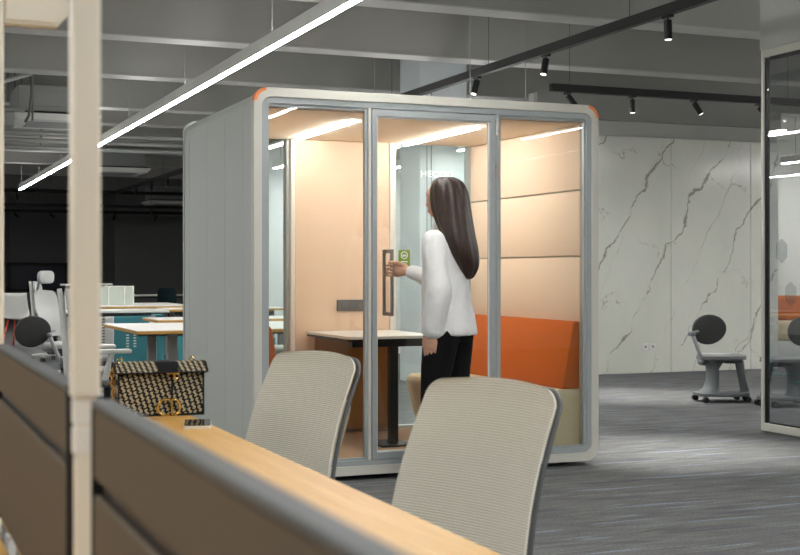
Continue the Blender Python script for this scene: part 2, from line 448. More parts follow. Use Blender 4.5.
linear_light('added white linear light hanging left of the booth and the near desks', -1.6, 3.0, 29.5)  # added outside the view to light the booth side and far ceiling
linear_light('added white linear light hidden behind the booth roof, seen through its rear glass', 4.6, 9.4, 12.2, 2.45)  # added lamp that brightens the column and rear wall
linear_light('added white linear light before the pale rear wall, seen through the booth glass', 6.6, 13.6, 17.0, 2.6)  # added fill for the pale rear wall
linear_light('added white linear light hanging over the near desks, out of sight', -.9, -2.5, 2.7)  # added unseen lamp, lights the screens, pole and mesh chairs
linear_light('added white linear light above the stools, out of sight beyond the partition', 9.5, 3.0, 10.2)  # added out of view for more light on the marble
linear_light('added white linear light right of the orange sofa, out of sight', 13.6, 8.5, 15.2)  # second fill lamp added past the frame edge for the white wall
linear_light('added white linear light hidden behind the right half of the booth roof', 5.7, 10.5, 12.3, 2.45)  # another added lamp, more light behind the booth
linear_light('added white linear light left of the column, seen through the booth glass', 5.1, 13.8, 17.0, 2.6)  # added so the wall beyond the booth glass reads brighter
linear_light('added white linear light at the far side of the orange sofa', 12.2, 8.5, 15.2)  # added to lift the white wall beyond the partition

def rail(label, p0, p1, z=2.85):
    p0, p1 = Vector(p0), Vector(p1); c = (p0+p1)/2; L = (p1-p0).length
    a = math.atan2(p1.y-p0.y, p1.x-p0.x)
    t = thing('lighting_rail', label, 'rail', (c.x, c.y, z), a)
    MB().box(-L/2, L/2, -.028, .028, 0, .07, .003, 1).build('rail_body', 'black', t, False)
    m = max(2, int(L/2.2)+1)
    for k in range(m):
        x = -L/2+.2+(L-.4)*k/(m-1)
        MB().cyl((x, 0, .07), (x, 0, CZ-z-.002), .0022, n=6).build('hanger_wire', 'black', t)
    return t
def spot(label, x, y, z, tilt, az, power=0, group=None):
    """tilt from straight down, towards azimuth az (degrees from +x)"""
    t = thing('track_spotlight', label, 'spotlight', (x, y, z), 0, group)
    MB().box(-.016, .016, -.05, .05, -.018, 0, .002, 1).build('adapter', 'black', t, False)
    d = Vector((math.sin(R(tilt))*math.cos(R(az)), math.sin(R(tilt))*math.sin(R(az)), -math.cos(R(tilt))))
    a = Vector((0, 0, -.03)); 
    MB().cyl((0, 0, -.012), a+d*.01, .008, n=8).build('swivel', 'black', t)
    body = MB().tube([a, a+d*.004, a+d*.125, a+d*.128], [.022, .027, .027, .025], 20).build('lamp_body', 'black', t)
    MB().tube([a+d*.1275, a+d*.1295], [.022, .022], 20).build('lens', 'spotface' if power else 'darkgrey', t)
    if power:
        l = bpy.data.lights.new('spot_beam', 'SPOT'); l.energy = power; l.spot_size = R(46); l.spot_blend = 1; l.shadow_soft_size = .03; l.color = (1, .96, .9)
        o = bpy.data.objects.new('spot_beam', l); COL.objects.link(o); o.parent = t
        o.location = a+d*.14; o.rotation_euler = d.to_track_quat('-Z', 'Y').to_euler()
    return t
rail('long black rail running from upper right to behind the booth roof', (4.8, 5.2, 0), (4.8, 27.4, 0))
spot('black spotlight hanging straight down, highest on the long rail', 4.8, 7.12, 2.85, 2, 0, 380)
spot('black spotlight second from the top of the long rail', 4.8, 8.76, 2.85, 14, 200, 260)
spot('black spotlight on the long rail just above the booth roof, tilted left', 4.8, 9.98, 2.85, 20, 200, 90)
G = 'small spotlights on the far end of the long rail'
for y, o in ((21.2, 'fourth counting away, first of the far four'), (22.5, 'second of the far four beside the booth'), (23.9, 'third of the far four beside the booth'), (25.4, 'farthest of all on that rail')):
    spot('small black spotlight on the long rail, '+o, 4.8, y, 2.85, 4, 180, 0, G)
rail('black rail running left to right above the marble wall', (5.8, 10.5, 0), (11.2, 10.5, 0))
spot('black spotlight on the marble wall rail, right above the booth corner', 5.98, 10.5, 2.85, 38, -20, 80)
spot('black spotlight on the marble wall rail, hanging straight down', 6.68, 10.5, 2.85, 2, 0, 260)
spot('black spotlight on the marble wall rail, tilted, right of the straight one', 7.38, 10.5, 2.85, 32, -30, 260)
spot('black spotlight on the marble wall rail, beside the glass partition edge', 8.15, 10.5, 2.85, 36, -30, 260)
for lab, y, z in (('black cross rail beneath the end of the linear light', 27.9, 2.86), ('black cross rail second in the far dark ceiling', 28.6, 2.60), ('lowest black cross rail in the far dark ceiling', 31.0, 2.58)):
    rail(lab, (1.0, y, 0), (8.2, y, 0), z)
rail('short black cross rail beside the booth edge', (5.9, 24.5, 0), (7.6, 24.5, 0), 2.72)
G = 'small spotlights in the far dark ceiling'
for lab, x, y, z, t, a in (('tiny dark spotlight below the end of the linear light', 2.78, 27.9, 2.86, 10, 0),
        ('tiny dark tilted spotlight far left, on the lowest cross rail', 3.05, 31.0, 2.58, 50, 20), ('tiny dark tilted spotlight left of the cream pole, on the lowest cross rail', 3.85, 31.0, 2.58, 55, 20),
        ('tiny dark spotlight right of the cream pole, on the lowest cross rail', 5.35, 31.0, 2.58, 15, 180), ('tiny dark spotlight near the booth edge, on the lowest cross rail', 6.35, 31.0, 2.58, 30, 180),
        ('tiny dark spotlight hanging from the second cross rail', 5.75, 28.6, 2.60, 3, 0)):
    spot(lab, x, y, z, t, a, 0, G)

# air conditioners
def cassette(label, x, y, z, w):
    t = thing('air_conditioner', label, 'air conditioner', (x, y, z))
    MB().prism([(-w/2, .06), (-w/2+.06, 0), (w/2-.06, 0), (w/2, .06), (w/2, .075), (-w/2, .075)], 'y', -w/2, w/2).build('fascia', 'white', t, False)
    MB().box(-w*.3, w*.3, -w*.3, w*.3, -.008, -.0005, .003, 1).build('intake_grille', 'chairgrey', t, False)
    MB().box(-w*.43, w*.43, -w*.43, w*.43, .10, .40, .01, 1).build('casing', 'duct', t, False)
    MB().box(-w*.46, w*.46, -w*.46, w*.46, .076, .10).build('shadow_gap', 'black', t, False)
    MB().box(-w*.28, w*.36, -w*.44, -w*.431, .16, .32, .003, 1).build('access_panel', 'duct', t, False)
    for sx in (-1, 1):
        for sy in (-1, 1): MB().cyl((sx*w*.38, sy*w*.38, .40), (sx*w*.38, sy*w*.38, CZ-z-.003), .008, n=6).build('hanger_rod', 'darkgrey', t)
    return t
cassette('white ceiling air conditioner at the far left beside the cream pole', 1.93, 15.4, 2.89, .98)
cassette('white ceiling air conditioner between the cream pole and the booth', 3.86, 22.2, 2.86, .98)
cassette('small distant ceiling air conditioner behind the black rails', 6.2, 29.2, 2.72, .95)

# pipework at the far left
t = thing('ceiling_pipes', 'grey pipes and hanging brackets at the far left ceiling', 'pipes', (1.2, 14.6, 2.95))
MB().cyl((-.5, -1.4, -.06), (.42, .1, .42), .028, n=12).build('diagonal_duct', 'duct', t)
MB().tube([(.42, .1, .46), (.43, .1, .2), (.40, .1, -.05), (.36, .08, -.12)], .016, 10).build('cable', 'darkgrey', t)
MB().cyl((.44, .12, -.1), (.44, .12, .798), .012, n=8).build('hanger_rod', 'darkgrey', t)
MB().cyl((.18, .12, .1), (.18, .12, .798), .008, n=8).build('hanger_rod', 'darkgrey', t)
MB().cyl((-.7, .14, .04), (.36, .14, .02), .03, n=12).build('horizontal_pipe', 'duct', t)
MB().box(.08, .15, .05, .11, .18, .34, .01, 1).build('valve', 'black', t, False)
MB().box(-.6, .26, .18, .6, -.16, -.0, .01, 1).build('junction_box', 'duct', t, False)
for k, (y, z) in enumerate(((17.2, 2.98), (17.35, 2.90), (17.5, 2.82))):
    tt = thing('ceiling_pipe', ('upper', 'middle', 'lower')[k]+' of three level grey pipes at the far left ceiling', 'pipe', (1.8, y, z))
    MB().cyl((-1.8, 0, 0), (2.6, 0, 0), .03, n=10).build('pipe_run', 'duct', tt)
    MB().cyl((.25, 0, .03), (.25, 0, CZ-z-.003), .007, n=6).build('hanger_rod', 'darkgrey', tt)
# ------------------------------------------------------------------ the meeting booth
BX, BY, BW, BD, BH = 1.93, 6.82, 2.17, 1.74, 2.19
booth = thing('meeting_booth', 'pale grey glass-fronted meeting booth with orange corner accents', 'booth', (BX, BY, 0))
Z0 = .03
OUT = rrect(0, BW, Z0, BH, .085); 
# shell: roof, side walls and floor as one extruded hoop
MB().hoop(rrect(.012, BW-.012, Z0+.01, BH-.012, .08), rrect(.060, BW-.060, .062, 2.105, .02), 'y', .06, BD-.02).build('shell', 'podshell', booth)
MB().hoop(OUT, rrect(.045, BW-.045, Z0+.05, BH-.05, .055), 'y', 0, .07).build('front_frame', 'podframe', booth)
MB().hoop(OUT, rrect(.05, BW-.05, Z0+.05, BH-.05, .055), 'y', BD-.03, BD).build('rear_frame', 'podshell', booth)
MB().hoop(rrect(.0455, BW-.0455, Z0+.0505, BH-.0505, .054), rrect(.077, BW-.077, Z0+.08, BH-.085, .03), 'y', .010, .062).build('front_gasket', 'gasket', booth)
for s in (0, 1):                                   # orange corner accents
    pts = []
    cx, cz, r = (.085 if s == 0 else BW-.085), BH-.085, .0865
    A = range(8, 83, 5)
    oo = [(cx+(1 if s else -1)*r*math.cos(R(a)), cz+r*math.sin(R(a))) for a in A]
    ii = [(cx+(1 if s else -1)*(r-.017)*math.cos(R(a)), cz+(r-.017)*math.sin(R(a))) for a in A]
    MB().prism(oo+ii[::-1], 'y', -.003, .05).build('corner_accent', 'orangeplastic', booth)
# side panels with fine joints, both sides
ys = [.085, .245, .65, 1.09, 1.56, BD-.04]
for s in (0, 1):
    for i in range(5):
        x0, x1 = ((.004, .0115) if s == 0 else (BW-.0115, BW-.004))
        MB().box(x0, x1, ys[i]+.003, ys[i+1]-.003, .12, BH-.1, .002, 1).build('side_panel', 'podshell', booth, False)
for x in (.15, BW-.15):
    for y in (.15, BD-.15): MB().cyl((x, y, 0), (x, y, Z0+.009), .03, n=16).build('levelling_foot', 'black', booth)
# inside lining
IX0, IX1, IY1, IZ0, IZ1 = .061, BW-.061, 1.66, .0625, 2.104
MB().box(IX0, IX1, .085, IY1, IZ0, IZ0+.008).build('floor_carpet', 'podfloor', booth, False)
MB().box(IX0, IX1, .085, IY1, IZ1-.018, IZ1).build('ceiling_lining', 'podceil', booth, False)
for s in (0, 1):                                   # padded wall panels in three tiers
    a = IX0 if s == 0 else IX1-.02
    for z0, z1 in ((.075, .86), (.868, 1.268), (1.276, 1.676), (1.684, IZ1-.022)):
        MB().box(a, a+.02, .09, IY1-.01, z0, z1, .007, 2).build('padded_panel', 'tan', booth)
# rear wall: glass, felt panel, glass
FX0, FX1 = .745, 1.44
MB().box(FX0, FX1, IY1-.05, IY1+.03, .09, IZ1-.02, .004, 1).build('felt_panel', 'tan', booth)
MB().box(FX0-.032, FX0-.001, IY1-.06, IY1+.04, .075, IZ1-.02, .003, 1).build('white_trim', 'white', booth, False)
MB().box(FX1+.001, FX1+.045, IY1-.06, IY1+.04, .075, IZ1-.02, .003, 1).build('white_trim', 'white', booth, False)
MB().box(FX0-.055, FX0-.033, IY1-.03, IY1+.04, .075, IZ1-.02).build('rear_post', 'gasket', booth, False)
MB().box(IX1-.05, IX1-.021, IY1-.012, IY1+.03, .075, IZ1-.02).build('rear_post', 'gasket', booth, False)
MB().box(IX0, FX0-.055, IY1+.005, IY1+.015, .09, IZ1-.019).build('rear_glass', 'glass', booth, False)
MB().box(FX1+.045, IX1-.05, IY1+.005, IY1+.015, .09, IZ1-.019).build('rear_glass', 'glass', booth, False)
MB().box(FX0+.002, FX1-.002, IY1-.062, IY1-.0505, .0710, .105).build('skirting', 'white', booth, False)
MB().box(IX0, IX1, IY1-.01, IY1+.03, .0705, .0895).build('rear_sill', 'white', booth, False)
# socket strip on the felt panel
so = MB().box(1.045, 1.255, IY1-.062, IY1-.0505, .905, .985, .004, 1).build('power_socket', 'socket', booth, False)
for k in range(3):
    x = 1.075+k*.056
    MB().box(x, x+.044, IY1-.0665, IY1-.0625, .922, .968, .003, 1).build('socket_module', 'darkgrey', so, False)
# ceiling LED strips
for x, y0, y1 in ((.735, .42, 1.52), (1.56, .42, 1.62)):
    MB().box(x-.010, x+.010, y0, y1, IZ1-.036, IZ1-.0185).build('ceiling_light_strip', 'podled', booth, False)
# front glazing: two fixed panes and the hinged door
DX0, DX1 = .665, 1.46
for x0, x1 in ((.077, .668), (1.50, BW-.077)):
    MB().box(x0+.012, x1-.012, .030, .040, .122, 2.09).build('front_glass', 'glass', booth, False)
    MB().hoop([(x0, .1105), (x1, .1105), (x1, 2.1045), (x0, 2.1045)], [(x0+.014, .124), (x1-.014, .124), (x1-.014, 2.088), (x0+.014, 2.088)], 'y', .022, .048).build('pane_surround', 'gasket', booth, False)
for x0, x1 in ((.6685, .690), (1.478, 1.4995)):
    MB().box(x0, x1, .006, .062, .1105, 2.1045, .003, 1).build('front_mullion', 'podframe' if x0 < 1 else 'gasket', booth, False)
door = MB().hoop([(.694, .114), (1.474, .114), (1.474, 2.10), (.694, 2.10)], [(.724, .150), (1.440, .150), (1.440, 2.062), (.724, 2.062)], 'y', .008, .052).build('door', 'gasket', booth, False)
MB().box(.7245, 1.4395, .025, .035, .1505, 2.0615).build('door_glass', 'glass', door, False)
MB().hoop([(.7245, .1505), (1.4395, .1505), (1.4395, 2.0615), (.7245, 2.0615)], [(.732, .160), (1.432, .160), (1.432, 2.052), (.732, 2.052)], 'y', .020, .024).build('glazing_bead', 'white', door, False)
for z in (1.72, 1.98, .3):
    MB().cyl((1.476, -.006, z), (1.476, -.006, z+.09), .011, n=12).build('hinge', 'steel', door)
HX = .80
for sgn, y in ((-1, .0245), (1, .0355)):
    hm = MB(); o_ = y+sgn*.055
    ya, yb = sorted((o_-.008, o_+.008))
    hm.box(HX-.009, HX+.009, ya, yb, .925, 1.305, .003, 1)
    for z in (.925, 1.283):
        y0, y1 = sorted((y, o_)); hm.box(HX-.009, HX+.009, y0, y1, z, z+.022, .002, 1)
    hm.build('pull_handle', 'handle', door, False)
st = MB().prism(rrect(.862, .932, 1.205, 1.302, .008), 'y', .022, .0245).build('sticker', 'sticker', door, False)
MB().hoop([(.897+.022*math.cos(2*PI*k/24), 1.272+.022*math.sin(2*PI*k/24)) for k in range(24)], [(.897+.017*math.cos(2*PI*k/24), 1.272+.017*math.sin(2*PI*k/24)) for k in range(24)], 'y', .0205, .0219).build('sticker_icon', 'white_letter', st, False)
q = MB()
for k in range(5):
    q.box(.897-.012+k*.005, .897-.008+k*.005, .0205, .0219, 1.264, 1.274+.004*(k % 2))
q.box(.876, .918, .0205, .0219, 1.232, 1.238); q.box(.884, .910, .0205, .0219, 1.222, 1.225)
q.build('sticker_text', 'white_letter', st, False)

# benches inside
def bench(label, flip):
    t = thing('booth_bench', label, 'bench', (BX+(IX1-.021 if not flip else IX0+.021), BY+.088, .0705)); s = 1 if flip else -1
    L = 1.545
    pr = [(0, .002), (.40, .002), (.425, .02), (.505, .28), (.515, .33), (.51, .355), (.495, .376), (.465, .388), (0, .388)]
    MB().prism([(s*u, v) for u, v in (pr if s > 0 else pr)], 'y', 0, L, .004).build('seat_base', 'beige', t, ang=30)
    pb = [(0, .3895), (.115, .3895), (.118, .40), (.045, .79), (.035, .802), (0, .802)]
    MB().prism([(s*u, v) for u, v in pb], 'y', 0, L, .008).build('backrest', 'orange', t, ang=30)
    return t
bench('booth bench with orange backrest along the right inner wall', False)
bench('booth bench with orange backrest at the left inner wall, mostly hidden', True)
# table inside
tb = thing('meeting_table', 'white-topped small meeting table on one black leg inside the booth', 'table', (3.05, 7.85, .0712))
xa, xb, ya, yb = -.30, .325, -.30, .565
poly = [(xa, yb), (xa, ya+.05), (xa+.015, ya+.015), (xa+.05, ya), (xb-.09, ya), (xb-.03, ya+.025), (xb, ya+.09), (xb, yb)]
MB().prism(poly, 'z', .683, .700).build('table_top', 'tabletop', tb, False)
MB().prism([(u*.985, v*.985) for u, v in poly], 'z', .668, .6825).build('top_edge', 'black', tb, False)
MB().box(-.26, .30, ya+.06, ya+.12, .63, .6675, .003, 1).build('crossbar', 'black', tb, False)
MB().box(.0, .055, ya+.06, ya+.115, .012, .6295, .004, 1).build('leg', 'black', tb, False)
MB().box(-.08, .14, ya+.0, ya+.30, .0, .0115, .003, 1).build('foot_plate', 'black', tb, False)
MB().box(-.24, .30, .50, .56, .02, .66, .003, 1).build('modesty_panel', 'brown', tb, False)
MB().tube([(-.05, ya+.2, .668), (-.03, ya+.19, .650), (.02, ya+.18, .652), (.03, ya+.2, .662)], .006, 8).build('cable', 'black', tb)
# ------------------------------------------------------------------ foreground workstation
def desk_screen(label, y0, y1):
    t = thing('desk_screen', label, 'partition', (.19, y0, .741)); L = y1-y0
    MB().box(.001, .0085, .004, L-.004, .237, .3035, .002, 1).build('upper_tile', 'screenfab', t, False)
    MB().box(.001, .0085, .004, L-.004, .036, .222, .002, 1).build('lower_tile', 'screenfab', t, False)
    MB().box(.009, .0175, .002, L-.002, .022, .3038).build('core', 'black', t, False)
    MB().box(-.001, .0195, 0, L, .304, .311, .002, 2).build('top_cap', 'capgrey', t, False)
    for y in (.12, L-.16): MB().box(.003, .0155, y, y+.04, -.741, .0215).build('support_leg', 'white', t, False)
    for y in (0, L-.003): MB().box(-.0005, .0185, y, y+.003, .025, .3035).build('end_trim', 'black', t, False)
    return t
desk_screen('taupe fabric desk screen with grey cap, right of the cream pole', .12, 1.225)
desk_screen('taupe fabric desk screen with grey cap, left of the cream pole', 1.392, 2.225)
desk_screen('taupe fabric desk screen behind the pole at the left picture edge', 2.395, 3.61)
def power_pole(label, y, plate=False):
    t = thing('power_pole', label, 'pole', (.195, y, 0)); a = .0140; c = .0102
    MB().prism(rrect(-a, a, -a, a, .005, 4), 'z', 1.049, CZ-.003).build('upper_post', 'cream', t)
    MB().prism(rrect(-c, c, -c, c, .004, 4), 'z', 0, 1.0485).build('lower_post', 'cream', t)
    for z in (.991, 1.0205):
        MB().box(-.0118, .0095, -.0108, .0108, z, z+.027, .002, 2).build('clamp', 'white', t, False)
    if plate:
        P = [(.014, .477), (.104, .477), (.1215, .497), (.1215, 1.0), (.014, 1.0)]
        MB().prism([(x, z+1.122) for x, z in P], 'y', -.006, .02).build('side_plate', 'cream', t, False)
        Q = [(.018, .483), (.100, .483), (.1145, .499), (.1145, .99), (.018, .99)]
        MB().prism([(x, z+1.122) for x, z in Q], 'y', -.009, -.0065).build('plate_face', 'cream', t, False)
    return t
power_pole('tall cream pole standing between the two taupe desk screens', 1.30)
power_pole('cream pole at the left picture edge carrying a chamfered cream plate', 2.31, True)
def bench_desk(label, x0, x1, y0, y1, z=.74):
    t = thing('desk', label, 'desk', ((x0+x1)/2, (y0+y1)/2, 0)); w, l = (x1-x0)/2, (y1-y0)/2
    MB().box(-w, w, -l, l, z-.025, z, .003, 2).build('desk_top', 'wood', t, False)
    for sx in (-1, 1):
        for sy in (-1, 1):
            MB().box(sx*(w-.07)-.025, sx*(w-.07)+.025, sy*(l-.1)-.025, sy*(l-.1)+.025, 0, z-.071, .004, 1).build('leg', 'white', t, False)
    fr = MB()
    for sx in (-1, 1): fr.box(sx*(w-.07)-.02, sx*(w-.07)+.02, -l+.08, l-.08, z-.07, z-.0255)
    for sy in (-1, 1): fr.box(-w+.06, w-.06, sy*(l-.1)-.02, sy*(l-.1)+.02, z-.068, z-.0275)
    fr.build('underframe', 'white', t, False)
    return t
bench_desk('long oak-topped desk under the handbag and in front of the two mesh chairs', .218, .892, .25, 4.16)
bench_desk('oak desk at the lower left corner, in front of the taupe screens', -.55, .1800, .5, 3.4, .772)

# mesh task chairs
def m_rib():
    nt = NT('ribbed_knit_mesh')
    uv = nt.n('ShaderNodeTexCoord'); sx = nt.n('ShaderNodeSeparateXYZ'); nt.l(uv.outputs['UV'], sx.inputs[0])
    w = nt.math('SINE', nt.math('MULTIPLY', sx.outputs[1], 2*PI*76))
    m = nt.ramp(w, -.35, .45)
    c = nt.mix(m, srgb(208, 203, 188), srgb(236, 234, 222))
    g = nt.noise(nt.coords(), 700, 1)
    c = nt.mix(nt.math('MULTIPLY', g, .15), c, srgb(140, 140, 128))
    bsdf(nt, c, .8, 0, .25, g, .2, .001); return nt.m
M['rib'] = m_rib()
def task_back(H=.48, rec=17.5, W0=.215, W1=.20):
    nv, nu = 456, 22; vr = .90
    rows = []
    up = Vector((0, math.sin(R(rec)), math.cos(R(rec)))); nr = Vector((0, -math.cos(R(rec)), math.sin(R(rec))))
    def pt(u, v, off=0):
        w = W0+(W1-W0)*v
        if v > vr: w -= .055*(1-math.sqrt(max(0, 1-((v-vr)/(1-vr))**2)))
        if v < .06: w -= .04*(1-math.sqrt(max(0, 1-((.06-v)/.06)**2)))
        h = H*v-.016*u*u*v
        d = .026*u*u+.022*math.sin(PI*min(1, v*1.1))+off
        return Vector((u*w, .2, .47))+up*h+nr*d
    b = bmesh.new(); uvl = b.loops.layers.uv.new('UVMap'); grid = []
    for side in (0, 1):
        g = []
        for i in range(nv+1):
            v = i/nv
            rib = 0.0009*math.sin(2*PI*76*v) if side == 0 else -.007
            g.append([(b.verts.new(pt(-1+2*j/nu, v, rib if 0 < j < nu or side else 0)), -1+2*j/nu, v) for j in range(nu+1)])
        grid.append(g)
    def face(q):
        f = b.faces.new([k[0] for k in q])
        for lp, k in zip(f.loops, q): lp[uvl].uv = (k[1]*.5+.5, k[2])
    A, B = grid
    for i in range(nv):
        for j in range(nu):
            face((A[i][j], A[i][j+1], A[i+1][j+1], A[i+1][j])); face((B[i][j], B[i+1][j], B[i+1][j+1], B[i][j+1]))
        face((A[i][0], A[i+1][0], B[i+1][0], B[i][0])); face((A[i][nu], B[i][nu], B[i+1][nu], A[i+1][nu]))
    for j in range(nu):
        face((A[0][j], B[0][j], B[0][j+1], A[0][j+1])); face((A[nv][j], A[nv][j+1], B[nv][j+1], B[nv][j]))
    bmesh.ops.recalc_face_normals(b, faces=b.faces[:])
    return b, pt
def star_base(t, mat, r=.30, zc=.40):
    bs = MB(); bs.lathe([(0.001, .075), (.045, .075), (.04, .12), (.03, .13), (.001, .13)])
    for k in range(5):
        a = 2*PI*k/5+.3
        bs.tube([(.02*math.cos(a), .02*math.sin(a), .10), (r*math.cos(a), r*math.sin(a), .075)], [.024, .016], 10)
    bs.build('star_base', mat, t)
    for k in range(5):
        a = 2*PI*k/5+.3; x, y = r*math.cos(a), r*math.sin(a); n = Vector((-math.sin(a), math.cos(a), 0))
        c = MB()
        for s in (-1, 1): c.cyl(Vector((x, y, .029))+n*s*.008, Vector((x, y, .029))+n*s*.024, .029, n=18)
        c.cyl((x, y, .03), (x, y, .07), .008, n=8).build('caster', 'blackplastic', t)
    MB().cyl((0, 0, .13), (0, 0, zc), .024, n=16).build('gas_lift', 'black', t)
def task_chair(label, loc, rz):
    t = thing('task_chair', label, 'chair', loc, rz, None)
    b, pt = task_back(); m = MB(); m.b.free(); m.b = b
    m.build('mesh_back', 'rib', t, ang=60)
    out = [pt(-.965, v*.985, -.026) for v in [i/24 for i in range(3, 22)]+[.9, .93, .96, .98, .993, 1]]
    top = [pt(u, .985, -.026) for u in (-.7, -.35, 0, .35, .7)]
    rgt = [Vector((-p.x, p.y, p.z)) for p in reversed(out)]
    bot = [pt(u, .1, -.026) for u in (.5, 0, -.5)]
    MB().tube(out+top+rgt+bot, .0065, 10, loop=True).build('back_frame', 'darkgrey', t)
    MB().tube([pt(0, .62, -.03), pt(0, .3, -.045), pt(0, .02, -.05), Vector((0, .2, .40)), Vector((0, .05, .385))], [.018, .024, .028, .03, .03], 12).build('back_spine', 'darkgrey', t)
    MB().box(-.235, .235, -.27, .19, .415, .475, .028, 4).build('seat', 'seatpad', t)
    MB().box(-.2, .2, -.23, .16, .395, .4145, .006, 1).build('seat_pan', 'darkgrey', t)
    MB().box(-.07, .07, -.11, .11, .35, .3945, .012, 2).build('tilt_mechanism', 'darkgrey', t)
    star_base(t, 'darkgrey', zc=.35)
    return t
task_chair('pale ribbed mesh task chair at the desk, nearer the handbag', (.975, 3.69, 0), R(-69))
task_chair('pale ribbed mesh task chair at the desk, closest to the camera', (1.02, 2.55, 0), R(-69))

# handbag
bag = thing('handbag', 'beige and black patterned handbag with gold clasp standing on the desk', 'handbag', (.807, 3.90, .7402), R(-3))
W, D_, HB = .128, .042, .138
body = [[(-W*f+dx, -d, z), (W*f+dx, -d, z), (W*f+dx, d, z), (-W*f+dx, d, z)] for z, f, d, dx in ((0, .97, D_, 0), (.004, 1, D_+.003, 0), (.08, 1.0, D_+.003, 0), (HB-.004, .985, D_-.006, 0), (HB, .96, D_-.012, 0))]
MB().rings([[Vector(p) for p in r] for r in body]).build('bag_body', 'oblique', bag, ang=30)
flap = [(-D_-.012, .132), (-D_-.005, .140), (-.018, .160), (.018, .162), (D_-.004, .141), (D_-.008, .139), (.016, .1555), (-.016, .1535), (-D_-.001, .1335), (-D_-.006, .129)]
MB().prism([(y, z) for y, z in flap], 'x', -.133, .133).build('flap', 'oblique', bag, ang=25)
for s in (-1, 1):
    MB().prism([(y*1.02, z+.0006) for y, z in flap], 'x', *sorted((s*.1332, s*.140))).build('flap_trim', 'leather', bag, False)
MB().box(-.134, .134, -D_-.0145, -D_-.0075, .1275, .1335, .002, 1).build('flap_trim', 'leather', bag, False)
MB().prism([(-D_-.014, .130), (-D_-.006, .1415), (-.019, .1615), (.019, .1635), (.019, .1625), (-.018, .1604), (-D_-.005, .1404), (-D_-.0125, .1305)], 'x', -.013, .05).build('centre_strap', 'leather', bag, ang=25)
for x0 in (-W-.001, W-.004):
    MB().box(x0, x0+.005, -D_-.0045, -D_+.003, .002, .128, .001, 1).build('edge_piping', 'leather', bag, False)
MB().box(-W-.0005, W+.0005, -D_-.0045, D_+.0045, .0, .007, .001, 1).build('base_piping', 'leather', bag, False)
MB().box(.012, .052, -D_-.0185, -D_-.0147, .126, .131, .001, 1).build('clasp_bar', 'brass', bag, False)
MB().tube([(.036, -D_-.017, .126), (.038, -D_-.017, .115), (.046, -D_-.016, .112)], .0035, 8).build('clasp_tab', 'brass', bag)
MB().box(.028, .034, -D_-.0055, -D_-.0035, .03, .1265).build('clasp_strap', 'leather', bag, False)
for cx, a0, a1, bar in ((.012, 65, 295, 0), (.034, -100, 100, 1)):
    pts = [(cx+(.024*math.cos(R(a)) if not bar else .02*math.cos(R(a))), -D_-.009, .027+.024*math.sin(R(a))) for a in range(a0, a1+1, 10)]
    m = MB().tube(pts, .0038, 10)
    if bar: m.tube([(cx-.004, -D_-.009, .004), (cx-.004, -D_-.009, .050)], .0038, 10)
    m.build('gold_clasp', 'brass', bag)
for x in (-.118, .098):
    MB().tube([(x+.007*math.cos(2*PI*k/16), 0, .1665+.007*math.sin(2*PI*k/16)) for k in range(16)], .0025, 8, loop=True).build('strap_ring', 'brass', bag)
ch = MB()
for k in range(9):
    z = .140-k*.0135; c = Vector((-W-.011-.003*math.sin(k), -.006, z))
    ch.tube([c+Vector(((.006*math.cos(a) if k % 2 else 0), (0 if k % 2 else .006*math.cos(a)), .0095*math.sin(a))) for a in [2*PI*j/12 for j in range(12)]], .0022, 6, loop=True)
ch.build('gold_chain', 'brass', bag)
ph = thing('phone', 'gold-edged smartphone lying on the desk beside the handbag', 'phone', (.848, 3.575, .7402), R(-14))
MB().prism(rrect(-.038, .038, -.079, .079, .011), 'z', 0, .0085).build('case', 'cream', ph)
MB().prism(rrect(-.036, .036, -.077, .077, .01), 'z', .0086, .0098).build('screen', 'phone', ph)

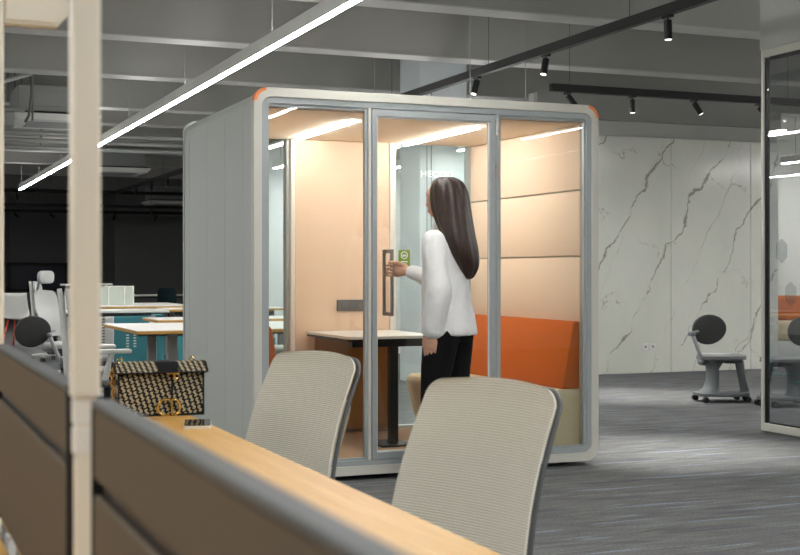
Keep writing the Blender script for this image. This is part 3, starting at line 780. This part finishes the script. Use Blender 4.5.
# ------------------------------------------------------------------ egg-back mobile stools
def stool(label, loc, rz, disc_rot, disc_off):
    """faces +x; rod rises at the rear to a swivelling egg-shaped back pad"""
    t = thing('swivel_stool', label, 'stool', loc, rz)
    # floor plate
    P = []
    for k in range(40):
        a = 2*PI*k/40; P.append((.245*math.copysign(abs(math.cos(a))**.6, math.cos(a)), .17*math.copysign(abs(math.sin(a))**.6, math.sin(a))))
    MB().prism(P, 'z', .055, .085, .006).build('base_plate', 'stool', t, ang=30)
    # wide rear pillar flaring at foot and head
    prof = [(.08, -.12, .10, .13), (.12, -.10, .065, .10), (.20, -.085, .052, .085), (.30, -.085, .055, .085), (.36, -.07, .08, .11), (.385, -.04, .12, .14)]
    MB().rings([[Vector((x+rx*math.cos(2*PI*k/24), ry*math.sin(2*PI*k/24), z)) for k in range(24)] for z, x, rx, ry in prof]).build('rear_pillar', 'stool', t)
    MB().tube([(.10, 0, .388), (.155, 0, .385), (.172, 0, .36), (.20, 0, .20), (.225, 0, .085)], [.02, .022, .02, .017, .02], 12, 2.2).build('front_leg', 'stool', t)
    S = []
    for k in range(48):
        a = 2*PI*k/48; S.append((.215*math.copysign(abs(math.cos(a))**.75, math.cos(a)), .195*math.copysign(abs(math.sin(a))**.75, math.sin(a))))
    MB().prism(S, 'z', .386, .402, .004).build('seat_shell', 'stool', t, ang=30)
    MB().prism([(u*.99, v*.99) for u, v in S], 'z', .4025, .428, .010).build('seat_pad', 'seatpad', t, ang=30)
    MB().box(.0, .165, -.10, .10, .35, .3855, .01, 2).build('under_box', 'darkgrey', t)
    for x, y in ((-.20, .13), (-.20, -.13), (.20, .13), (.20, -.13), (.235, 0)):
        c = MB()
        for s in (-1, 1): c.cyl((x, y+s*.006, .026), (x, y+s*.022, .026), .026, n=16)
        c.cyl((x, y, .026), (x, y, .0545), .009, n=8).build('caster', 'blackplastic', t)
    MB().capsule([(-.185, .03, .36), (-.185, -.045, .36)], .03, 16).build('lower_joint', 'stool', t)
    e = Vector((-.30, -.06, .62))
    MB().capsule([(-.19, -.045, .355), e], .018, 14).build('back_rod', 'chairgrey', t)
    MB().capsule([e+Vector((0, -.02, 0)), e+Vector((0, .05, 0))], .024, 14).build('upper_joint', 'stool', t)
    c = Vector(disc_off)
    sh = MB(); rings = []
    for f, h in ((.55, -.048), (.82, -.042), (.95, -.028), (1.0, -.008), (.995, .004)):
        rings.append([(h, 1, f)])
    def egg(f, h):
        out = []
        for k in range(40):
            a = 2*PI*k/40; x = math.cos(a); y = math.sin(a)
            out.append(Vector((f*(.158*x+.012*y*y), h, f*.136*y*(1-.13*x))))
        return out
    rt = Matrix.Translation(c) @ Matrix.Rotation(disc_rot, 4, 'Z') @ Matrix.Rotation(R(-12), 4, 'Y')
    MB().rings([egg(f, h) for f, h in ((.5, .050), (.82, .044), (.95, .030), (1.0, .010), (.995, 0))]).move(rt).build('back_shell', 'stool', t)
    MB().rings([egg(f, h) for f, h in ((.99, -.0005), (.985, -.012), (.94, -.026), (.8, -.034), (.4, -.040))]).move(rt).build('back_pad', 'stoolpad', t)
    MB().capsule([e+Vector((0, .04, 0)), c+(rt.to_3x3() @ Vector((-.02, .045, 0)))], .016, 12).build('pad_bracket', 'stool', t)
    return t
stool('grey rolling stool with dark egg-shaped back before the marble wall', (7.17, 9.78, 0), R(-14), R(-12), (-.105, .03, .655))
stool('grey rolling stool with egg-shaped back behind the smoked glass partition', (7.46, 9.24, 0), R(176), R(150), (-.22, -.02, .655))
stool('dark egg-backed rolling stool behind the taupe screen at the far left', (1.75, 11.7, 0), R(-8), R(10), (-.44, -.02, .655))
# ------------------------------------------------------------------ background workstations
def work_table(label, x0, x1, y0, y1, legs, col_mat='chairgrey', lower='teal', z=.74, edge='wood'):
    """white laminate top with a wooden edge on telescopic column legs"""
    t = thing('work_table', label, 'table', ((x0+x1)/2, (y0+y1)/2, 0)); w, l = (x1-x0)/2, (y1-y0)/2
    MB().box(-w+.003, w-.003, -l+.003, l-.003, z-.004, z, .001, 1).build('table_top', 'tabletop', t, False)
    MB().box(-w, w, -l, l, z-.028, z-.0045, .003, 1).build('top_edge', edge, t, False)
    MB().box(-w+.15, w-.15, -.05, .05, z-.075, z-.0285, .004, 1).build('underframe', 'darkgrey', t, False)
    for lx, ly in legs:
        MB().box(lx-.035, lx+.035, ly-.03, ly+.03, .36, z-.029 if abs(ly) > .08 else z-.0755, .005, 1).build('leg', col_mat, t, False)
        MB().box(lx-.042, lx+.042, ly-.037, ly+.037, .03, .3595, .005, 1).build('leg_sleeve', lower, t, False)
        MB().box(lx-.06, lx+.06, max(-l+.05, ly-.32), min(l-.05, ly+.32), .0, .0295, .006, 1).build('leg_foot', lower, t, False)
    return t
work_table('white work table with wooden edge right behind the handbag and beside the booth', 1.82, 3.5, 9.60, 11.1, [(-.50, -.40), (.5, -.40), (-.5, .4), (.5, .4)])
work_table('white work table behind the handbag table, half hidden by the booth', 2.42, 3.9, 11.75, 12.5, [(-.55, 0), (.55, 0)])
work_table('white work table farther back at the booth edge', 3.25, 4.8, 15.2, 15.9, [(-.6, 0), (.6, 0)])
work_table('wide white work table carrying the framed glass screen', 2.72, 3.98, 16.75, 18.7, [(.02, -.5), (-.4, .5), (.45, .5)])
work_table('white work table between the grey headrest chair and the cream pole', 1.95, 3.2, 14.9, 15.6, [(-.5, 0), (.5, 0)], 'white', 'white', edge='white')
work_table('pale table edge in the far dark area', 4.2, 7.0, 25.4, 26.2, [(-1.2, 0), (1.2, 0)], 'black', 'black', edge='white')
# glass desk screen
t = thing('glass_desk_screen', 'green-tinted glass desk screen in white frame on the wide work table', 'screen', (2.95, 17.4, .7402))
sx = [-.34, -.03, .18, .30]
fr = MB()
for x in sx: fr.box(x-.008, x+.008, -.012, .012, 0, .245)
fr.box(-.348, .308, -.012, .012, .2455, .258); fr.build('frame', 'white', t, False)
for i in range(3):
    MB().box(sx[i]+.0085, sx[i+1]-.0085, -.003, .003, .002, .245).build('pane', 'pane', t, False)
MB().box(.185, .29, .02, .03, .0, .24).build('white_divider', 'white', t, False)
# teal cabinets
def cabinet(label, loc, w, d, h, mat, holes):
    t = thing('storage_cabinet', label, 'cabinet', loc)
    MB().box(-w/2, w/2, -d/2, d/2, .02, h, .004, 1).build('body', mat, t, False)
    dr = MB().box(-w/2+.008, w/2-.008, -d/2-.012, -d/2-.0005, .03, h-.01, .003, 1).build('door', mat, t, False)
    for (hx, n) in holes:
        q = MB()
        for k in range(n): q.box(hx-.018, hx+.018, -d/2-.0145, -d/2-.0125, h*.38+k*.035, h*.38+k*.035+.016)
        q.build('perforation', 'white' if mat == 'teal' else 'darkgrey', dr, False)
    MB().box(-w/2+.01, w/2-.01, -d/2+.01, d/2-.01, 0, .0195).build('plinth', 'black', t, False)
    return t
cabinet('teal steel cabinet with perforated slots under the wide work table', (3.08, 16.45, 0), .68, .42, .64, 'teal', ((-.12, 5), (-.03, 5)))
cabinet('narrow white perforated cabinet beside the teal one, at the cream pole', (2.62, 16.1, 0), .22, .45, .66, 'white', ((-.02, 14),))
cabinet('low teal cabinet partly hidden behind the table leg at the booth edge', (3.36, 14.4, 0), .5, .42, .52, 'teal', ())

def ergo_chair(label, loc, rz, frame='white', pad='meshgrey', head=True, arms=True, group=None):
    """high task chair, faces -y"""
    t = thing('office_chair', label, 'chair', loc, rz, group)
    rows = []
    for i in range(15):
        v = i/14; z = .56+.50*v; y = .20+.07*v-.045*math.sin(PI*min(1, v*1.6)); w = .225-.03*v-.05*max(0, (v-.85)/.15)**2-.04*max(0, (.12-v)/.12)
        rows.append([Vector((w*u, y-.045*u*u+o, z-.012*u*u*v)) for u, o in ((-1, 0), (-.6, 0), (-.2, 0), (.2, 0), (.6, 0), (1, 0), (1, .018), (.4, .022), (-.4, .022), (-1, .018))])
    MB().rings(rows).build('backrest', pad, t, ang=60)
    MB().tube([(0, .10, .40), (0, .27, .46), (0, .29, .70), (0, .315, .98), (0, .33, 1.06)], [.03, .032, .024, .022, .016], 12).build('back_spine', frame, t)
    if head:
        hr = MB().rings([[Vector((.125*f*math.copysign(abs(math.cos(a))**.6, math.cos(a)), y, 1.20+.07*f*math.copysign(abs(math.sin(a))**.6, math.sin(a)))) for a in [2*PI*k/28 for k in range(28)]] for f, y in ((.85, .19), (1, .20), (1, .235), (.88, .25))]).build('headrest', pad, t)
        MB().tube([(0, .33, 1.05), (0, .31, 1.13), (0, .245, 1.19)], .014, 10).build('headrest_arm', frame, t)
    MB().box(-.245, .245, -.28, .19, .44, .50, .028, 3).build('seat', 'blackplastic' if not head else pad, t)
    MB().box(-.12, .12, -.13, .13, .37, .4395, .02, 2).build('tilt_mechanism', 'darkgrey', t)
    if arms:
        for s in (-1, 1):
            a = MB().tube([(s*.16, .03, .41), (s*.28, .06, .45), (s*.305, .02, .62)], [.022, .024, .02], 10).build('armrest_post', frame, t)
            MB().box(s*.31-.045, s*.31+.045, -.11, .15, .62, .65, .012, 2).build('armrest', frame, t)
    star_base(t, frame, zc=.37)
    return t
ergo_chair('pale grey high-back chair with headrest at the far left of the cream pole', (1.79, 13.4, 0), R(47), frame='chairgrey').scale = (.94, .94, .94)
#
ergo_chair('white-framed chair with black seat, its armrest showing behind the handbag', (1.535, 9.2, 0), R(90), pad='meshgrey', head=False)
ergo_chair('white chair right at the left edge of the cream pole', (2.25, 17.6, 0), R(70), head=False)
ergo_chair('pale grey high-back chair seen through the booth glass', (3.63, 11.3, 0), R(-110))
# white shell chair with red legs
t = thing('shell_chair', 'white shell chair with red-orange legs at the left picture edge', 'chair', (2.2, 21.4, 0), R(150))
rows = []
for i in range(13):
    v = i/12
    if v < .5: y = -.21+.40*v*2*.98; z = .45-.02*math.sin(PI*v*2)
    else: y = .185+.10*(v-.5)*2; z = .455+.40*((v-.5)*2)
    w = .22-.03*abs(v-.5)
    rows.append([Vector((w*u, y-.05*u*u*(v > .5), z+.03*u*u*(v <= .5))) for u in (-1, -.6, -.2, .2, .6, 1)]+[Vector((w*u, y+.012-.05*u*u*(v > .5), z-.012+.03*u*u*(v <= .5))) for u in (1, .6, .2, -.2, -.6, -1)])
MB().rings(rows).build('shell', 'white', t, ang=60)
MB().box(-.18, .18, -.17, .13, .455, .48, .01, 2).build('seat_pad', 'black', t)
for sx in (-1, 1):
    for sy in (-1, 1): MB().cyl((sx*.15, sy*.12, .432), (sx*.22, sy*.21, 0), .014, n=10).build('leg', 'red', t)
# white trestle frames behind
def stand(label, x, y):
    t = thing('folding_stand', label, 'stand', (x, y, 0))
    for s in (-1, 1):
        for q in (-1, 1): MB().cyl((s*.10, 0, .98), (s*.2, q*.25, 0), .02, n=10).build('leg', 'white', t)
    MB().box(-.17, .17, -.2, .2, .985, 1.01, .004, 1).build('shelf', 'white', t)
    MB().cyl((-.17, -.175, .35), (.17, -.175, .35), .014, n=8).build('crossbar', 'white', t)
stand('white trestle stand behind the headrest chair', 2.75, 19.4)
stand('white trestle stand just left of the cream pole', 3.2, 19.9)
G = 'dark chairs at the far table'
def dark_chair(label, x, y):
    t = thing('dining_chair', label, 'chair', (x, y, 0), R(20), G)
    MB().box(-.21, .21, -.2, .2, .44, .47, .012, 2).build('seat', 'blackplastic', t)
    MB().rings([[Vector((w*u, .2+.05*(z-.5)-.05*u*u+o, z)) for u, o in ((-1, 0), (-.5, 0), (0, 0), (.5, 0), (1, 0), (1, .014), (0, .014), (-1, .014))] for z, w in ((.5, .19), (.6, .21), (.8, .21), (.88, .17))]).build('backrest', 'tealdark', t, ang=60)
    for sx in (-1, 1):
        for sy in (-1, 1): MB().cyl((sx*.17, sy*.16, .439), (sx*.2, sy*.2, 0), .013, n=8).build('leg', 'black', t)
    for s in (-1, 1): MB().cyl((s*.17, .2, .44), (s*.17, .2, .55), .01, n=8).build('back_post', 'black', t)
dark_chair('dark teal chair at the far table, next to the booth edge', 5.35, 24.7)
dark_chair('dark chair at the far table, left of the teal one by the booth edge', 4.75, 26.75)
dark_chair('dark chair at the far table, nearest the glass desk screen', 4.1, 26.95)
# orange sofa behind the partition
t = thing('sofa', 'orange-backed tan sofa beyond the smoked glass partition', 'sofa', (11.55, 14.2, 0), R(-25))
MB().box(-.85, .85, -.42, .40, .06, .27, .01, 2).build('plinth', 'white', t)
MB().box(-.87, .87, -.44, .30, .2705, .52, .05, 4).build('seat_cushion', 'beige', t)
for x in (-.56, 0, .56): MB().box(x-.27, x+.27, .14, .36, .5205, .86, .07, 4).build('back_cushion', 'orange', t)
MB().box(-.87, .87, .3005, .42, .2705, .78, .04, 3).build('back_frame', 'orange', t)

# double wall socket on the marble
t = tag(MB().box(8.31, 8.39, 12.838, 12.8499, .27, .35, .004, 2).build('wall_socket', 'white', None), 'white wall socket on the marble wall, left one of the pair', 'socket', 'sockets on the marble wall')
MB().box(8.335, 8.365, 12.8365, 12.8379, .295, .325).build('socket_module', 'chairgrey', t, False)
t = tag(MB().box(8.41, 8.49, 12.838, 12.8499, .27, .35, .004, 2).build('wall_socket', 'white', None), 'white wall socket on the marble wall, right one of the pair', 'socket', 'sockets on the marble wall')
MB().box(8.435, 8.465, 12.8365, 12.8379, .295, .325).build('socket_module', 'chairgrey', t, False)

# ------------------------------------------------------------------ the woman at the booth door
# local axes: +x forward, +y her left, z up; origin on the floor between the feet
FW = Vector((-.66, .75, 0)).normalized(); ROT = math.atan2(FW.y, FW.x)
PX, PY = 2.86, 6.34
p = MB()
V = Vector
def ik(sh, wr, a, b, pole):
    """elbow position for upper arm a and forearm b, bent towards the pole direction"""
    d = wr-sh; L = min(d.length, (a+b)*.995); t = d.normalized(); x = (a*a-b*b+L*L)/(2*L)
    q = (pole-t*pole.dot(t)).normalized(); return sh+t*x+q*math.sqrt(max(0, a*a-x*x))
BAR = Matrix.Rotation(-ROT, 3, 'Z') @ (V((BX+.80, BY+.0245-.055, 1.185))-V((PX, PY, 0)))   # the handle bar, in her axes
SHR = V((.01, -.165, 1.335))
u = BAR-V((.0, -.20, 0)); u.z = 0; u.normalize(); side = V((-u.y, u.x, 0))                  # reach, and the side to her left of it
WRR = BAR-side*.024-u*.105+V((0, 0, -.004))
ELR = ik(SHR, WRR, .272, .235, V((-.15, -.55, -1)))
SHL, ELL, WRL = V((.0, .165, 1.335)), V((-.05, .20, 1.075)), V((-.005, .182, .862))
def ell(cx, cy, z, rx, ry, n=24): return [V((cx+rx*math.cos(2*PI*k/n), cy+ry*math.sin(2*PI*k/n), z)) for k in range(n)]
# torso, neck
p.rings([ell(-.01, 0, .80, .07, .12), ell(-.015, 0, .88, .095, .155), ell(-.008, 0, .98, .082, .135), ell(.0, 0, 1.07, .074, .115), ell(.0, 0, 1.17, .080, .122), ell(.0, 0, 1.27, .080, .138), ell(-.006, 0, 1.33, .062, .136), ell(-.008, 0, 1.375, .048, .080), ell(-.006, 0, 1.41, .046, .052), ell(.006, 0, 1.46, .044, .046), ell(.016, 0, 1.53, .045, .046)])
# head: skull, jaw, nose, lips, ears
p.ball((.012, 0, 1.585), .095, .074, .092, 28)
p.rings([ell(.035, 0, 1.468, .022, .016), ell(.040, 0, 1.478, .045, .034), ell(.035, 0, 1.505, .062, .052), ell(.028, 0, 1.55, .070, .064), ell(.02, 0, 1.60, .07, .066)])
p.rings([[V((.088, -.006, 1.578)), V((.104, 0, 1.578)), V((.088, .006, 1.578)), V((.07, 0, 1.578))], [V((.088, -.013, 1.537)), V((.122, 0, 1.540)), V((.088, .013, 1.537)), V((.06, 0, 1.537))], [V((.085, -.010, 1.527)), V((.104, 0, 1.525)), V((.085, .010, 1.527)), V((.06, 0, 1.527))]])
for z in (1.508, 1.500): p.ball((.090, 0, z), .012, .021, .0055, 12)
for s in (-1, 1):
    p.ball((.004, s*.070, 1.552), .017, .008, .028, 12, Matrix.Rotation(R(-10), 4, 'Y'))
    p.ball((.090, s*.03, 1.594), .010, .021, .006, 10)          # brow ridge
# arms
p.capsule([SHR, (SHR+ELR)/2, ELR], [.046, .042, .036]); p.capsule([ELR, (ELR*.6+WRR*.4), WRR], [.037, .034, .024], flat=.85)
p.capsule([SHL, (SHL+ELL)/2, ELL], [.046, .042, .036]); p.capsule([ELL, (ELL*.6+WRL*.4), WRL], [.037, .034, .024], flat=.85)
def finger(pts, r): p.capsule([V(q) for q in pts], r, 10)
# left hand hanging, relaxed: palm plane faces the thigh (-y)
h = WRL; d = V((.16, -.03, -1)).normalized(); f = V((1, 0, .16)).normalized(); n_ = V((0, -1, 0))
p.rings([[h+d*a+f*(w*c)+n_*(th*s_) for c, s_ in [(math.cos(2*PI*k/14), math.sin(2*PI*k/14)) for k in range(14)]] for a, w, th in ((-.012, .022, .019), (.02, .030, .018), (.055, .040, .016), (.085, .040, .013), (.092, .034, .009))])
for o, L, r in ((.031, .072, .0078), (.0105, .08, .0082), (-.0105, .074, .0078), (-.030, .060, .0068)):
    b0 = h+d*.08+f*o
    finger([b0-d*.02, b0+d*L*.42+n_*.006, b0+d*L*.74+n_*.020, b0+d*L*.98+n_*.036], [r*1.08, r, r*.92, r*.8])
b0 = h+d*.02+f*.026
finger([b0-f*.012, b0+d*.028+f*.018+n_*.008, b0+d*.056+f*.022+n_*.018, b0+d*.078+f*.018+n_*.026], [.012, .0105, .009, .0076])
# right hand gripping the upright handle bar; bar passes at BAR
pc = BAR-side*.024-u*.02
wr2 = pc-u*.075
p.capsule([WRR-u*.01, wr2+u*.01], [.023, .021], flat=.8)
p.rings([[c0+V((0, 0, 1))*(w*math.cos(2*PI*k/14))+side*(th*math.sin(2*PI*k/14)) for k in range(14)] for c0, w, th in ((wr2-u*.005, .021, .017), (wr2+u*.025, .030, .017), (wr2+u*.06, .039, .015), (wr2+u*.085, .039, .013), (wr2+u*.094, .033, .009))])
for o, r in ((.030, .0078), (.010, .0082), (-.010, .0078), (-.029, .007)):
    z = V((0, 0, o)); k0 = pc+u*.012+z
    finger([k0-u*.02, BAR+u*.026-side*.016+z, BAR+u*.029+side*.010+z, BAR+u*.010+side*.024+z, BAR-u*.008+side*.022+z], [r*1.1, r, r*.95, r*.9, r*.8])
k0 = wr2+u*.02+V((0, 0, .024))
finger([k0, BAR-u*.024-side*.004+V((0, 0, .046)), BAR-u*.020+side*.016+V((0, 0, .046)), BAR+u*.004+side*.026+V((0, 0, .048))], [.012, .0105, .0092, .0078])
# legs, mid stride
HPL, KNL, ANL = V((-.01, .085, .86)), V((.035, .085, .475)), V((.02, .085, .085))
HPR, KNR, ANR = V((-.015, -.085, .86)), V((-.02, -.085, .47)), V((-.205, -.085, .135))
for a, b_, c in ((HPL, KNL, ANL), (HPR, KNR, ANR)):
    p.capsule([a, a*.5+b_*.5, b_], [.085, .07, .052]); p.capsule([b_, b_*.65+c*.35, c], [.05, .053, .032])
p.capsule([ANL+V((-.02, 0, -.045)), ANL+V((.10, 0, -.055)), ANL+V((.15, 0, -.06))], [.028, .028, .02]); p.capsule([ANR+V((-.015, 0, -.01)), ANR+V((.09, 0, -.10)), ANR+V((.14, 0, -.11))], [.028, .028, .018])
person = remeshed(p, 'person', 'skin', None, .0042, 3)
person.location = (PX, PY, 0); person.rotation_euler = (0, 0, ROT)
tag(person, 'woman in white shirt and black trousers, long brown hair, pulling the booth door handle', 'person')
for s in (-1, 1):
    e = MB().ball((.0895, s*.030, 1.574), .0105, .0140, .0075, 16).build('eye', 'eye', person)
    MB().ball((.0970, s*.031, 1.574), .0045, .0058, .0058, 12).build('iris', 'iris', e)
    MB().capsule([(.0985, s*.016, 1.600), (.0985, s*.030, 1.604), (.090, s*.046, 1.600)], [.0028, .0032, .002], 8).build('eyebrow', 'hair', person)
MB().ball((.0955, 0, 1.5085), .0085, .0195, .0040, 12).ball((.0955, 0, 1.5005), .0085, .0175, .0045, 12).build('lips', 'lip', person)
# shirt: loose torso with two sleeves
s = MB()
s.rings([ell(-.03, -.015, .838, .128, .185, 36), ell(-.028, -.010, .86, .130, .186, 36), ell(-.02, 0, .93, .126, .182, 36), ell(-.008, 0, 1.03, .118, .166, 36), ell(.0, 0, 1.13, .118, .162, 36), ell(.0, 0, 1.24, .114, .166, 36), ell(-.002, 0, 1.315, .100, .168, 36), ell(-.006, 0, 1.365, .084, .132, 36), ell(-.006, 0, 1.395, .070, .090, 36), ell(-.004, 0, 1.418, .062, .068, 36)])
s.capsule([SHR+V((0, .015, 0)), (SHR+ELR)/2, ELR+V((-.003, 0, 0))], [.060, .060, .057], 18); s.capsule([ELR, ELR*.5+WRR*.5+V((0, 0, -.008)), WRR*.93+ELR*.07], [.059, .052, .040], 18)
s.capsule([SHL+V((0, -.015, 0)), (SHL+ELL)/2, ELL], [.060, .062, .062], 18); s.capsule([ELL, ELL*.5+WRL*.5, ELL*.12+WRL*.88], [.066, .066, .062], 18)
def wrinkle(co, no):
    q = V((co.x*8+co.z*3, co.y*8, co.z*7-co.x*3)); a = noise.noise(q)+.6*noise.noise(q*2.1)
    return co+no*(.003+.010*max(-.35, a))
remeshed(s, 'shirt', 'shirt', person, .007, 3, wrinkle)
s = MB().tube([ELL*.11+WRL*.89, ELL*.04+WRL*.96], [.060, .062], 24).build('cuff', 'shirt', person)
MB().rings([ell(-.004, 0, 1.412, .062, .068, 28), ell(-.002, 0, 1.438, .055, .058, 28), ell(-.002, 0, 1.444, .057, .060, 28), ell(-.004, 0, 1.436, .064, .068, 28), ell(-.004, 0, 1.408, .078, .092, 28)], caps=False).build('collar', 'shirt', person)
# trousers
s = MB()
s.rings([ell(-.005, 0, .80, .10, .155), ell(-.018, 0, .86, .112, .172), ell(-.012, 0, .93, .105, .16), ell(-.005, 0, .99, .098, .148)])
for a, b_, c in ((HPL, KNL, ANL), (HPR, KNR, ANR)):
    s.capsule([a+V((-.01, 0, 0)), a*.5+b_*.5, b_], [.100, .086, .068]); s.capsule([b_, b_*.5+c*.5, c+V((0, 0, .03))], [.068, .064, .056])
remeshed(s, 'trousers', 'trouser', person, .007, 3)
for c, a in ((ANL, 0), (ANR, 42)):
    m = MB().rings([[V((x+lx*math.cos(t_), ly*math.sin(t_)*(1-.25*math.cos(t_)), z)) for t_ in [2*PI*k/24 for k in range(24)]] for z, x, lx, ly in ((-.083, .045, .125, .042), (-.062, .045, .127, .044), (-.035, .035, .115, .043), (-.008, -.005, .06, .042))])
    m.move(Matrix.Translation(c) @ Matrix.Rotation(R(a), 4, 'Y')).build('shoe', 'leather', person)
MB().tube([WRL+V((.034*math.cos(a), .030*math.sin(a), .004+.004*math.cos(a))) for a in [2*PI*k/24 for k in range(24)]], .003, 8, loop=True).build('bracelet', 'brass', person)
# hair: crown shell and a long fall down the back
s = MB()
H = [  # z, centre x, centre y, rx, ry
 (1.686, -.005, 0, .020, .018), (1.680, -.006, 0, .055, .046), (1.664, -.008, 0, .087, .070), (1.63, -.012, .004, .106, .088), (1.59, -.020, .008, .112, .098), (1.54, -.028, .012, .112, .106), (1.49, -.040, .014, .108, .112),
 (1.43, -.060, .016, .098, .120), (1.37, -.082, .016, .086, .126), (1.30, -.106, .010, .076, .124), (1.24, -.120, .000, .066, .108), (1.20, -.126, -.012, .056, .086), (1.165, -.126, -.022, .040, .056), (1.135, -.122, -.03, .016, .022)]
NR = 56; rg = []
for i, (z, cx, cy, rx, ry) in enumerate(H):
    r_ = []
    for k in range(NR):
        a = 2*PI*k/NR; w = 1+.030*math.sin(9*a+i*.35)+.018*math.sin(23*a+i*.2)+.012*math.sin(14*a-i*.5)
        face = max(0, math.cos(a))                         # pull the fringe back from the face
        fx = rx*math.cos(a)*w*(1-(.30 if math.sin(a) < .15 else .10)*face*(1 if z < 1.64 else .25 if z < 1.67 else 0))
        r_.append(V((cx+fx, cy+ry*math.sin(a)*w, z+.004*math.sin(7*a))))
    rg.append(r_)
s.rings(rg)
o = s.build('hair', 'hair', person, ang=80)
sb = o.modifiers.new('sub', 'SUBSURF'); sb.levels = 1; sb.render_levels = 1

# ------------------------------------------------------------------ world, camera, colour
w = bpy.data.worlds.new('World'); SC.world = w; w.use_nodes = True
w.node_tree.nodes['Background'].inputs[0].default_value = (.02, .022, .024, 1)
cam = bpy.data.cameras.new('Camera'); co = bpy.data.objects.new('Camera', cam); COL.objects.link(co); SC.camera = co
co.location = (0, 0, 1.17); co.rotation_euler = (PI/2, 0, -R(22.2594))
cam.sensor_fit = 'HORIZONTAL'; cam.sensor_width = 36; cam.lens = 1290/800*36; cam.shift_y = -4.5/800
cam.clip_start = .05; cam.clip_end = 120
cam.dof.use_dof = True; cam.dof.focus_distance = 7.4; cam.dof.aperture_fstop = 8.0
SC.view_settings.view_transform = 'Standard'; SC.view_settings.look = 'None'
SC.view_settings.exposure = .86; SC.view_settings.gamma = 1; SC.view_settings.use_curve_mapping = False
c = SC.cycles
c.use_denoising = True; c.max_bounces = 10; c.diffuse_bounces = 5; c.glossy_bounces = 4; c.transparent_max_bounces = 24; c.transmission_bounces = 6
c.sample_clamp_indirect = 6; c.caustics_reflective = False; c.caustics_refractive = False
